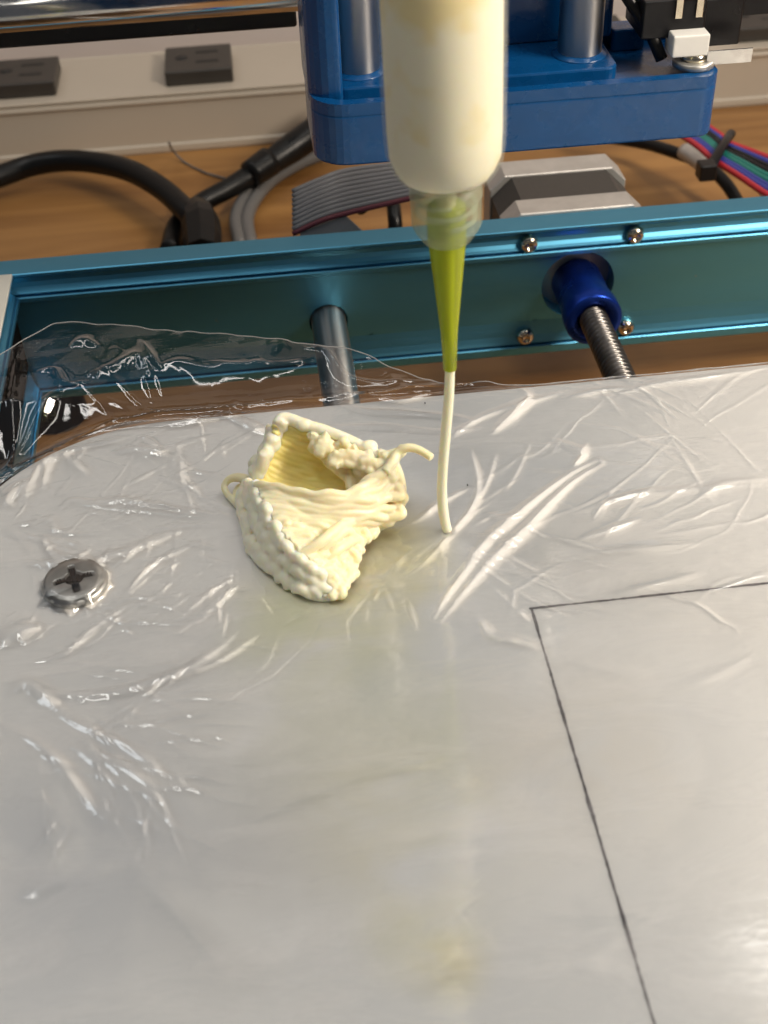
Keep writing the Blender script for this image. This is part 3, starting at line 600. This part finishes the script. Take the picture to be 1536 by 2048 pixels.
# scalloped left side: stacked turn-round loops of the strands
LB = curve([(496, 965, 31), (480, 1000, 28.5), (490, 1050, 28), (500, 1090, 28), (520, 1125, 27.6), (560, 1155, 27.5), (600, 1183, 27.4), (640, 1194, 27.4), (664, 1192, 27.3)], 40)
ELd = spline(EL, 40)
side_m = MB()
for row, (mixv, cnt) in enumerate(((0.10, 11), (0.50, 11), (0.92, 12))):
    for i in range(cnt):
        def side(t, m_):
            j = min(max(t, 0), 1) * 39; j0 = int(j); f_ = j - j0; j1 = min(39, j0 + 1)
            return (ELd[j0] * (1 - f_) + ELd[j1] * f_) * (1 - m_) + (LB[j0] * (1 - f_) + LB[j1] * f_) * m_
        t = (i + 0.5 * (row % 2) + random.uniform(-.2, .2)) / cnt; h_ = random.uniform(0.30, 0.48) / cnt; mv = mixv + random.uniform(-0.08, 0.08)
        up = np.array([random.uniform(-.3, .3), random.uniform(-.6, 0), 0.5])
        P = [side(t - h_, mv + .16), side(t - h_ * .9, mv) + up * 0.6, side(t, mv - .06) + up, side(t + h_ * .9, mv) + up * 0.5, side(t + h_, mv + .18)]
        side_m.add(*tube(spline(np.array(P), 14), [0.8, 1.1, 1.2, 1.1, 0.8], 10))
    m = ELd + (LB - ELd) * mixv; m = m.copy(); m[:, 1] += 1.0; m[:, 2] -= 0.6; side_m.add(*tube(wob(m, 0.3, row), 1.5, 10))
# right hand pleats hanging to the film
for P in ([(735, 985, 36), (750, 975, 36.5), (762, 940, 38), (785, 925, 39), (800, 960, 37), (803, 1000, 33), (795, 1030, 30)],
          [(728, 978, 37), (742, 1005, 34), (762, 1028, 31), (782, 1022, 31), (786, 985, 34), (780, 950, 37)],
          [(720, 975, 37), (735, 960, 38.2), (760, 950, 38.8), (782, 930, 39.5), (800, 905, 39.5)],
          [(760, 985, 35), (768, 1005, 33), (765, 1025, 31)],
          [(640, 1100, 33), (662, 1082, 34), (690, 1062, 34), (705, 1075, 32), (700, 1100, 30), (680, 1120, 30)],
          [(650, 1125, 31), (675, 1100, 32.5), (712, 1078, 31.5), (716, 1100, 29.5), (700, 1130, 28.6)],
          [(665, 1150, 29.5), (690, 1130, 29.5), (712, 1110, 29)],
          [(600, 1110, 33.5), (640, 1085, 35), (668, 1062, 35.3), (700, 1045, 34), (750, 1035, 31.5)],
          [(668, 1192, 27.2), (672, 1165, 28.4), (668, 1145, 29.8)], [(650, 1196, 27.2), (652, 1170, 28.6), (645, 1150, 30.2)], [(632, 1194, 27.2), (634, 1170, 29), (628, 1150, 31)]):
    front.add(*tube(curve(P, 40), [0.9, 1.05, 1.05, 1.05, 0.9], 12))
RBd = spline(RB, 240); ruf = []
for j in range(240):
    t = j / 239; am = 1.5 * min(1, 4 * t) * min(1, 4 * (1 - t)); ph = t * 2 * math.pi * 11
    ruf.append(RBd[j] + np.array([0.75 * am * math.sin(ph), -0.55 * am * math.sin(ph), 0.45 + 0.5 * am * math.cos(ph * 0.5)]))
front.add(*tube(np.array(ruf), 0.85, 10))
ruf = [RBd[j] + np.array([-1.6 + 1.1 * math.sin(j * .33 + 1), 1.0 - 0.8 * math.sin(j * .33 + 1), 0.7 + 0.3 * math.cos(j * .21)]) for j in range(40, 235)]
front.add(*tube(np.array(ruf), 0.75, 10))
fused('side_loops', side_m, 0.26, smooth_it=8, mat_=m_pale); fused('front_flap', front, 0.2, smooth_it=2)
# back flap: leans away, ribbed inside, crusty right half
Nb = 13; back = MB(); rimm = MB(); crust = MB()
BT = curve([(556, 852, 41.2), (568, 838, 41.8), (600, 846, 41.6), (640, 858, 41), (680, 872, 40.4), (720, 892, 39.5), (760, 912, 38.5), (795, 915, 38)], 60)
BBt = curve([(510, 962, 32), (540, 985, 30), (590, 1000, 29), (640, 1006, 28.5), (700, 1000, 29.5), (740, 985, 31.5), (765, 965, 34)], 60)
for i in range(Nb + 2):
    t = i / (Nb + 1); P = BT * (1 - t) + BBt * t; P = P.copy(); s = np.linspace(0, 1, 60)
    P[:, 1] += 3.0 * np.sin(np.pi * s) * math.sin(math.pi * t); P[:, 2] -= 3.6 * math.sin(math.pi * t) * np.sin(np.pi * s) * 1.0
    P = wob(P, 0.13, 300 + i); (back if i else rimm).add(*tube(P, [1.0, 0.9, 0.85, 0.95, 1.0] if i else [1.5, 1.3, 1.2, 1.2, 1.1], 12))
Vb = []; Fb = []; kk = 20
for i in range(kk):
    t = i / (kk - 1)
    for j in range(30):
        s = j / 29; p = BT[int(s * 59)] * (1 - t) + BBt[int(s * 59)] * t
        p = p + np.array([0, 3.0 * math.sin(math.pi * s) * math.sin(math.pi * t), -3.6 * math.sin(math.pi * t) * math.sin(math.pi * s)]) + np.array([0, 0.9, -0.9]); Vb.append(p)
nb = len(Vb)
for v in list(Vb): Vb.append(v + np.array([0, 1.8, -1.0]))
for i in range(kk - 1):
    for j in range(29): a = i * 30 + j; Fb.append((a, a + 1, a + 31, a + 30)); Fb.append((nb + a, nb + a + 30, nb + a + 31, nb + a + 1))
rim = list(range(30)) + [i * 30 + 29 for i in range(1, kk)] + [(kk - 1) * 30 + j for j in range(28, -1, -1)] + [i * 30 for i in range(kk - 2, 0, -1)]
for a, b in zip(rim, rim[1:] + rim[:1]): Fb.append((a, nb + a, nb + b, b))
back.add(Vb, Fb)
rimm.add(*tube(wob(curve([(566, 842, 41.5), (552, 868, 39.5), (536, 905, 37), (520, 940, 34), (508, 962, 31)], 30), 0.4, 77), [1.3, 1.5, 1.3, 1.5, 1.2], 12))
for k_2 in range(7):
    d_ = k_2 * 1.0; rimm.add(*tube(wob(curve([(562 - d_ * 2.2, 846 + d_, 41 - d_ * .5), (545 - d_ * 2, 880 + d_, 38.5 - d_ * .6), (527 - d_ * 2, 922 + d_, 35 - d_ * .7), (508 - d_, 962, 31 - d_ * .5)], 24), 0.5, 900 + k_2), [1.0, 1.15, 1.0, 1.2, 1.0], 10))
rimm.add(*tube(curve([(560, 846, 40.5), (543, 880, 37.5), (527, 920, 34), (512, 950, 30), (500, 968, 28)], 30), [1.3, 1.6, 1.7, 1.6, 1.3], 12))
for P in ([(655, 870, 41), (640, 885, 39.5), (660, 900, 38.5), (690, 892, 39.5), (700, 905, 38.6)], [(690, 880, 40.5), (672, 905, 38), (700, 925, 36.8), (725, 905, 38.6)],
          [(715, 893, 39.8), (705, 915, 38), (730, 935, 36.8), (755, 925, 38)], [(668, 915, 37), (690, 935, 35.8), (712, 955, 34.5), (700, 970, 33.5)],
          [(735, 905, 39.6), (745, 925, 38.4), (725, 945, 36.5), (712, 935, 37)], [(620, 868, 40.6), (632, 880, 39.5), (622, 900, 38)],
          [(640, 905, 37.5), (660, 925, 36), (690, 950, 34.6), (705, 978, 33.5)], [(755, 905, 39.6), (770, 915, 39.4), (790, 908, 39.6), (800, 895, 39.6)]):
    crust.add(*tube(wob(curve(P, 26), 0.2, int(P[0][0])), [0.9, 1.15, 1.05, 1.15, 0.9], 12))
for j in range(13):
    c_ = curve([(563, 844, 41.3), (549, 870, 39), (532, 910, 36), (506, 964, 31)], 13)[j] + rng.normal(0, 0.4, 3); rimm.add(*ball(c_, random.uniform(1.2, 1.8), 10, 7, (1, 1.2, 0.8)))
for j in range(6):
    t = 0.06 + 0.9 * j / 5; p = BT[int(t * 59)] + rng.normal(0, 0.35, 3); rimm.add(*ball(p, random.uniform(1.1, 1.6), 10, 7, (1.3, 1, 0.9)))
for q in range(9):
    u = 640 + q * 15; v = 876 + (u - 640) * 0.32 + random.uniform(0, 22); z = 40.6 - (u - 640) * 0.014; pts = []
    for j in range(6): pts.append((u + (9 if j % 2 else -9) * random.uniform(.5, 1), v + j * 5.5, z - j * 0.42 + random.uniform(-.2, .5)))
    crust.add(*tube(curve(pts, 40), [0.8, 0.95, 0.9, 0.95, 0.8], 10))
for _ in range(6):
    u = random.uniform(635, 770); v = 872 + (u - 640) * 0.32 + random.uniform(-4, 40); z = 41 - (v - (872 + (u - 640) * 0.32)) * 0.065 - (u - 640) * .012
    crust.add(*ball(pz(u, v, z), random.uniform(0.8, 1.3), 10, 7))
fused('back_flap', back, 0.2, mat_=m_paste_bounce, smooth_it=1); fused('flap_rim', rimm, 0.24, mat_=m_pale, smooth_it=6); fused('crumbled_crust', crust, 0.22)
tr = MB(); tr.add(*tube(curve([(770, 945, 39.5), (785, 925, 40), (796, 905, 41), (812, 896, 42), (830, 897, 42.2), (848, 905, 42), (864, 916, 41.6)], 50), [1.0, 1.0, 0.95, 0.85, 0.8], 14))
fused('trailing_strand', tr, 0.2)
sc_ = MB()
sc_.add(*tube(curve([(500, 962, 30), (478, 955, 30), (460, 958, 29.5), (449, 970, 28.5), (452, 984, 27.6), (466, 1000, 27.2), (486, 1018, 27)], 50), [1.2, 1.0, 0.75, 0.7, 0.8, 1.1], 14))
sc_.add(*tube(curve([(500, 975, 28), (482, 975, 27.4), (474, 985, 27), (480, 1000, 26.9)], 30), [1.2, 1.0, 0.9, 1.2], 12))
fused('curled_end', sc_, 0.25)

# ------------------------------------------------------------------ syringe above the film
YS = -129.5
tip = bp(900, 738, 1, YS); topp = bp(883, 0, 1, YS); ax_d = (topp - tip) / np.linalg.norm(topp - tip)
def at_row(v, u=None):
    """distance along the syringe axis that appears on photograph row v"""
    lo, hi = -5.0, 200.0
    for _ in range(50):
        m_ = (lo + hi) / 2; c = M @ (tip + ax_d * m_) + T; y_ = F * c[1] / c[2] + CY
        if y_ > v: lo = m_
        else: hi = m_
    return lo
def rad(v, wpx): return wpx / 2 * depth(tip + ax_d * at_row(v)) / F
a_hub, a_col, a_sh, a_b = at_row(478), at_row(372), at_row(352), at_row(290)
R_b = rad(200, 252)
sy_ = thing('syringe', 'clear syringe with frosted collar and olive green tapered needle pointing down at the plate', 'syringe', tip)
bar = [(a_sh - 2.5, 4.9), (a_sh - 1.2, 5.6), (a_sh - 0.2, 7.3), (a_sh + 1.2, R_b * 0.86), (a_sh + 3.0, R_b * 0.95), (a_sh + 5.5, R_b * 0.99), (a_sh + 8, R_b), (150, R_b * 1.015)]
mesh('barrel', *lathe(bar, tip, ax_d, 72, False), m_barrel, sy_)
rc = rad(400, 143)
col = [(a_hub - 0.2, 3.3), (a_hub + 0.2, 4.2), (a_hub + 2.2, rc * 0.92), (a_hub + 3.2, rc), (a_hub + 7.8, rc), (a_hub + 8.2, rc * 1.03), (a_hub + 8.8, rc * 1.03), (a_hub + 9.2, rc * 0.98), (a_sh - 1.0, rc * 0.96), (a_sh - .8, 4.9)]
mesh('luer_collar', *lathe(col, tip, ax_d, 56), m_collar, sy_)
mesh('luer_thread', *tube([tip + ax_d * (a_hub + 4 + 4.0 * t) + (frame(ax_d)[0] * math.cos(t * 12.6) + frame(ax_d)[1] * math.sin(t * 12.6)) * (rc - 1.0) for t in np.linspace(0, 1, 60)], 0.45, 8), m_collar, sy_)
ro, rt = rad(490, 76), rad(735, 27)
mesh('tapered_needle', *lathe([(0, rt * 0.8), (0.1, rt), (a_hub * 0.3, rt * 1.25), (a_hub - 0.5, ro), (a_hub + 0.3, ro * 1.02), (a_hub + 6.0, ro * 1.02), (a_hub + 6.4, ro * 0.9)], tip, ax_d, 48), m_tip, sy_)
m_fill = mat('paste_in_syringe', (0.86, 0.76, 0.46), 0.5, 0, 0.3, sss=0.5)
nt_ = m_fill.node_tree; tc_ = nt_.nodes.new('ShaderNodeTexCoord'); nn_ = nt_.nodes.new('ShaderNodeTexNoise'); nn_.inputs['Scale'].default_value = 70; nn_.inputs['Detail'].default_value = 3
cr_ = nt_.nodes.new('ShaderNodeValToRGB'); nt_.links.new(tc_.outputs['Object'], nn_.inputs['Vector']); nt_.links.new(nn_.outputs['Fac'], cr_.inputs['Fac'])
cr_.color_ramp.elements[0].position = 0.53; cr_.color_ramp.elements[0].color = (0.92, 0.86, 0.66, 1); cr_.color_ramp.elements[1].position = 0.62; cr_.color_ramp.elements[1].color = (0.90, 0.76, 0.40, 1)
nt_.links.new(cr_.outputs['Color'], nt_.nodes['Principled BSDF'].inputs['Base Color'])
fi = MB().add(*lathe([(0.3, rt * 0.55), (a_hub * 0.5, rt * 0.75), (a_hub, ro * 0.42), (a_hub + 9.5, 1.7), (a_sh - 1.5, 2.2), (a_sh - 0.6, 4.6), (a_sh + 0.6, 7.4), (a_sh + 1.8, R_b * 0.83), (a_sh + 4, R_b * 0.92), (a_sh + 8, R_b * 0.935), (148, R_b * 0.945)], tip, ax_d, 64)).build('paste_filling', m_fill)
tag(fi, 'pale cream paste filling the inside of the clear syringe barrel', 'food paste')
V, Fc = tube([bp(u, v, 1, YS) for u, v in ((900, 735), (898, 790), (892, 860), (886, 930), (884, 985), (887, 1025), (893, 1056))] + [bp(896, 1061, 1, YS)], [0.92, 0.95, 1.0, 1.02, 1.0, 1.0, 1.05, 0.95], 16, 60)
tag(mesh('extruded_strand', V, Fc, m_strand), 'single straight cream strand hanging from the needle tip down to the film', 'food strand')

# ------------------------------------------------------------------ blue tool carriage
ca = thing('tool_carriage', 'blue painted carriage block with two steel guide rods behind the syringe', 'carriage', (-32, -40, 70))
blk = MB()
blk.add(*prism(rrect(-77.5, 13.6, -54, -22, (8, 4, 4, 4), 8), 70.3, 82.0, 0.6, 2))
blk.build('base_block', m_blue, ca, smooth=False)
rimp = rrect(-77.5, 13.6, -54, -22, (8, 4, 4, 4), 8); inn = rrect(-74.8, 11.2, -51.4, -24.5, (5.6, 2.5, 2, 2), 8)
V = [(x, y, 81.9) for x, y in rimp] + [(x, y, 84.6) for x, y in rimp] + [(x, y, 84.6) for x, y in inn] + [(x, y, 82.0) for x, y in inn]; n = len(rimp)
mesh('raised_rim', V, [(j * n + k, j * n + (k + 1) % n, (j + 1) * n + (k + 1) % n, (j + 1) * n + k) for j in range(3) for k in range(n)], m_blue, ca, smooth=False)
mesh('rod_ledge', *prism(rrect(-72, -8, -47.5, -24.6, (3, 3, 1, 1), 6), 82.05, 85.6, 0.5, 2), m_blue, ca, smooth=False)
mesh('back_wall', *prism(rrect(-76, -5.2, -30, -24, (1.5, 1.5, 1, 1), 5), 85.7, 180, 0.5, 2), m_blue, ca, smooth=False)
mesh('back_step', *prism(rrect(-5.1, 3, -30, -24, (1, 1.5, 1, 1), 5), 82.05, 87.2, 0.5, 2), m_blue, ca, smooth=False)
mesh('side_wall', *prism(rrect(-77.8, -70.2, -50, -24, (6, 1, 1, 1), 6), 82.05, 180, 0.6, 2), m_blue, ca, smooth=False)
for (u, v) in ((716, 140), (1158, 112)):
    p = bp(u, v, 1, -38.0)
    mesh('guide_rod', *lathe([(0, 5.0), (95, 5.0)], (p[0], -38, 85.6), (0, 0, 1), 56), m_guide, ca)
    mesh('rod_boss', *lathe([(0, 6.4), (0.3, 6.1), (0.7, 5.3), (0.9, 5.02)], (p[0], -38, 85.55), (0, 0, 1), 48), m_blue, ca)
mesh('slot_mark', *prism(rrect(-69, -44, -51.0, -48.6, (1, 1, 1, 1), 5), 82.05, 83.0, 0.3, 1), m_blue, ca, smooth=False)
# limit switch and its hardware
sw = thing('limit_switch', 'black limit switch with a white corner, metal lever and bare pins on the blue carriage', 'switch', (10, -44, 87))
mesh('switch_housing', *box(-3.2, 11.0, -46, -32, 90.6, 99, 0.4), m_black, sw, smooth=False)
mesh('second_housing', *box(9.5, 21.0, -42, -30, 86.4, 97, 0.4), m_black, sw, smooth=False)
mesh('white_block', *box(2.9, 11.2, -50, -44, 87.6, 92.4, 0.4), m_white, sw, smooth=False)
mesh('lever', *box(11, 21.4, -50, -49.6, 85.4, 88.6, 0.1), m_steel, sw, smooth=False)
for x in (4.6, 9.2): mesh('pin', *box(x - 0.8, x + 0.8, -46.6, -46.1, 95, 103, 0.1), m_bolt, sw, smooth=False)
mesh('red_button', *box(6.0, 8.0, -47, -45, 99, 104, 0.4), m_red, sw, smooth=False)
mesh('side_plate', *box(21.1, 34, -40, -30, 92, 110, 0.4), m_black, sw, smooth=False)
bs = thing('mounting_screw', 'brassy pan head screw with a washer on the right corner of the blue carriage', 'screw', (9.0, -46.5, 84.6))
mesh('washer', *lathe([(0, 4.4), (0.1, 4.7), (1.3, 4.7), (1.45, 4.4), (1.45, 2)], (9.0, -47.2, 84.65), (0, 0, 1), 40), m_screw, bs)
mesh('head', *lathe([(0, 3.1), (0.9, 3.1), (1.7, 2.5), (2.1, 1.6), (2.15, 1.5), (1.4, 1.3), (1.4, 0.05)], (9.0, -47.2, 86.1), (0, 0, 1), 40), m_bolt, bs)
ba = MB().add(*tube([(2, -46, 86), (-1, -44, 92), (-6, -40, 99), (-12, -36, 108)], 1.4, 12, 30)).build('black_lead', m_rubber)
tag(ba, 'thin black lead running up from behind the limit switch', 'cable')
for dx, m_, nm in ((-2.0, m_red, 'red'), (-3.6, m_green, 'dark green')):
    q = MB().add(*tube([(-2 + dx, -33, 96), (-3 + dx, -31, 101), (-5 + dx, -30, 110), (-8 + dx, -30, 125)], 0.9, 10, 24)).build('signal_wire', m_)
    tag(q, f'short {nm} wire rising behind the limit switch', 'wire')

# ------------------------------------------------------------------ power strip at the back of the desk
ps = thing('power_strip', 'long cream metal power strip with dark outlets along the wall', 'power strip', (0, 230, DZ))
z1 = -16.0; prof = [(207, DZ), (206.4, DZ + 1.2), (206.4, DZ + 3.4), (207.6, DZ + 4.2), (207.6, z1 - 4.5), (206.6, z1 - 4.0), (206.2, z1 - 3.0), (206.6, z1 - 1.9), (207.8, z1 - 1.6), (207.8, z1 - 1.2), (206.8, z1 - 0.8), (206.8, z1 - 0.2), (207.4, z1), (250, z1 + 1), (250.6, z1 + 1.4), (251, DZ)]
def strip(t, y, z): return (t, y - t * 0.0 , z)
mesh('strip_housing', *extr(prof, -420, 420, strip), m_strip, ps, smooth=False)
for u in (-185.5, -111.5, 60, 135):
    g = mesh('outlet', *box(u - 14.2, u + 14.2, 213, 241, z1 + 0.2, z1 + 6.5, 0.8), m_outlet, ps, smooth=False)
    mesh('ground_slot', *lathe([(0, 2.6), (0.1, 2.6)], (u - 7.0, 228, z1 + 6.56), (0, 0, 1), 20), m_dark, g)
    for yy in (222.5, 233): mesh('slot', *box(u - 1.0, u + 8.5, yy - 1.3, yy + 1.3, z1 + 6.55, z1 + 6.62), m_dark, g, smooth=False)

# ------------------------------------------------------------------ cables behind the rail
def cab(name, label, cat, P, r, m_, z=None, n=60, group=None):
    Q = [bp(p[0], p[1], 2, p[2]) for p in P]
    o = MB().add(*tube(Q, r, 16, n)).build(name, m_); return tag(o, label, cat, group)
cab('power_cable', 'thick glossy black power cable arching over the desk on the left', 'cable', [(-120, 400, -36), (0, 352, -34), (80, 327, -32), (160, 322, -30), (250, 338, -28), (320, 375, -28), (375, 425, -30), (405, 470, -34), (410, 540, -37)], 4.4, m_rubber)
o = cab('branch_cable', 'black cable with a moulded collar rising behind the blue carriage', 'cable', [(690, 215, -20), (620, 270, -24), (560, 312, -28), (510, 345, -31), (455, 378, -33), (400, 408, -35), (355, 450, -37.5), (340, 500, -37.5)], [6.2, 6.2, 5.8, 4.6, 4.0, 3.8, 3.8, 3.8], m_rubber)
mesh('collar', *tube([bp(540, 322, 2, -28), bp(500, 350, 2, -30)], [5.9, 5.4], 20, 6), m_rubber, o)
for k in range(2):
    d = k * 26
    cab('grey_cable', ('outer grey cable looping down from behind the carriage to the rail', 'inner grey cable hugging the outer one behind the teal rail')[k], 'cable', [(640 + d, 300, -38), (575 + d, 325, -38), (520 + d * .9, 360, -38), (487 + d * .85, 400, -38.2), (472 + d * .85, 440, -38.2), (480 + d * .85, 490, -38.2)], 2.7, m_greyc, group=None)
V, Fc = tube([bp(392, 415, 2, -31), bp(400, 440, 2, -31), bp(404, 470, 2, -33), bp(405, 505, 2, -35)], [4.8, 7.2, 7.4, 6.6], 8, 8)
tag(mesh('cord_wrap', V, Fc, m_rubber, smooth=False), 'black wrap bunching the cable where it meets the rail', 'cable wrap')
cab('thin_wire', 'hair thin dark wire lying across the strip edge and desk', 'wire', [(338, 285, -22), (345, 300, -36), (370, 325, -41.3), (410, 345, -41.3), (450, 357, -41.3)], 0.45, m_greyc)
# ribbon cable
rb = thing('ribbon_cable', 'flat grey ribbon cable with a red edge wire, resting above the teal rail', 'ribbon cable', (-65, 20, 5))
n = 10; left_t, left_b = bp(585, 383, 1, 24), bp(585, 468, 1, 15); r_t, r_b = bp(850, 322, 1, 30), bp(850, 390, 1, 18)
mid_t, mid_b = bp(700, 340, 1, 30), bp(700, 425, 1, 18)
for i in range(n):
    t = i / (n - 1); P = [left_t * (1 - t) + left_b * t, (left_t * 0.5 + mid_t * 0.5 + np.array([0, 0, 0.5])) * (1 - t) + (left_b * .5 + mid_b * .5 + np.array([0, 0, 0.8])) * t, mid_t * (1 - t) + mid_b * t, r_t * (1 - t) + r_b * t]
    mesh('ribbon_wire', *tube(P, 0.78, 10, 30), m_redr if i == n - 1 else m_rib, rb)
V = []; Fc = []
fl = [bp(600, 462, 1, 15), bp(690, 428, 1, 18), bp(770, 500, 1, 14), bp(600, 500, 1, 12)]
for off in (0, 0.9): V += [p + np.array([0, off, -0.6]) for p in fl]
mesh('folded_tail', V, [(0, 1, 2, 3), (7, 6, 5, 4), (0, 4, 5, 1), (1, 5, 6, 2), (2, 6, 7, 3), (3, 7, 4, 0)], m_rib, rb, smooth=False)
cab('dark_lead', 'dark cable standing behind the ribbon cable near the syringe collar', 'cable', [(720, 415, -10), (775, 380, -14), (790, 440, -20), (788, 500, -30)], 2.6, m_rubber)
# wire loom on the right
lo = thing('wire_loom', 'loom of red, blue, green and black wires held by a black zip tie', 'wire loom', (60, 90, -30))
lanes = [(m_red, 0), (m_bluew, 1), (m_bluew, 1.9), (m_green, 3), (m_green, 4), (m_black, 5), (m_black, 6), (m_bluew, 7), (m_red, 8)]
for m_, k in lanes:
    f0 = k * 4.2; f1 = k * 9.5
    P = [bp(1350 + k * 7, 262 - k * 2, 2, -6), bp(1395 + k * 6, 292 - k * 2.5, 2, -8), bp(1428 + k * 3.6, 320 - k * 4.4, 2, -10 + 0.4 * (k % 3)), bp(1475 + k * 2, 350 - k * 6.5, 2, -10), bp(1540, 392 - k * 9.5, 2, -10), bp(1640, 440 - k * 11, 2, -10)]
    mesh('wire', *tube(P, 1.15, 10, 40), m_, lo)
a = bp(1418, 340, 2, -9); b = bp(1462, 268, 2, -9)
mesh('zip_tie', *tube([a, (a + b) / 2 + np.array([0, -1, 2.2]), b], [2.2, 1.6, 1.8], 10, 14), m_black, lo)
mesh('zip_tie_head', *box(a[0] - 4, a[0] + 2, a[1] - 3, a[1] + 3, a[2] - 3, a[2] + 3, 0.6), m_black, lo, smooth=False)
cab('sensor_cable', 'black cable curving across the desk behind the motor to the rail', 'cable', [(1180, 270, -30), (1280, 285, -30), (1350, 305, -28), (1410, 330, -28), (1450, 365, -30), (1478, 410, -34), (1490, 450, -36)], 2.4, m_rubber)
cab('clear_sleeve', 'short shiny clear sleeve on the cable beside the zip tie', 'cable sleeve', [(1368, 302, -24), (1392, 318, -24), (1415, 336, -24)], 3.2, m_alu, n=12)
cab('white_lead', 'white lead poking up behind the rail at the right edge', 'cable', [(1512, 362, -12), (1526, 380, -14), (1540, 400, -16)], 2.0, m_white, n=12)
# crumbs
for i, (u, v) in enumerate(((850, 806), (935, 970))):
    o = MB().add(*ball(bp(u, v, 2, ZP + 0.5), 0.22, 8, 5, (0.7, 1.7, 0.6))).build('crumb', m_dark)
    tag(o, ('dark speck on the film near the back edge, right of the needle strand top', 'dark speck on the film just right of the hanging strand')[i], 'crumb')
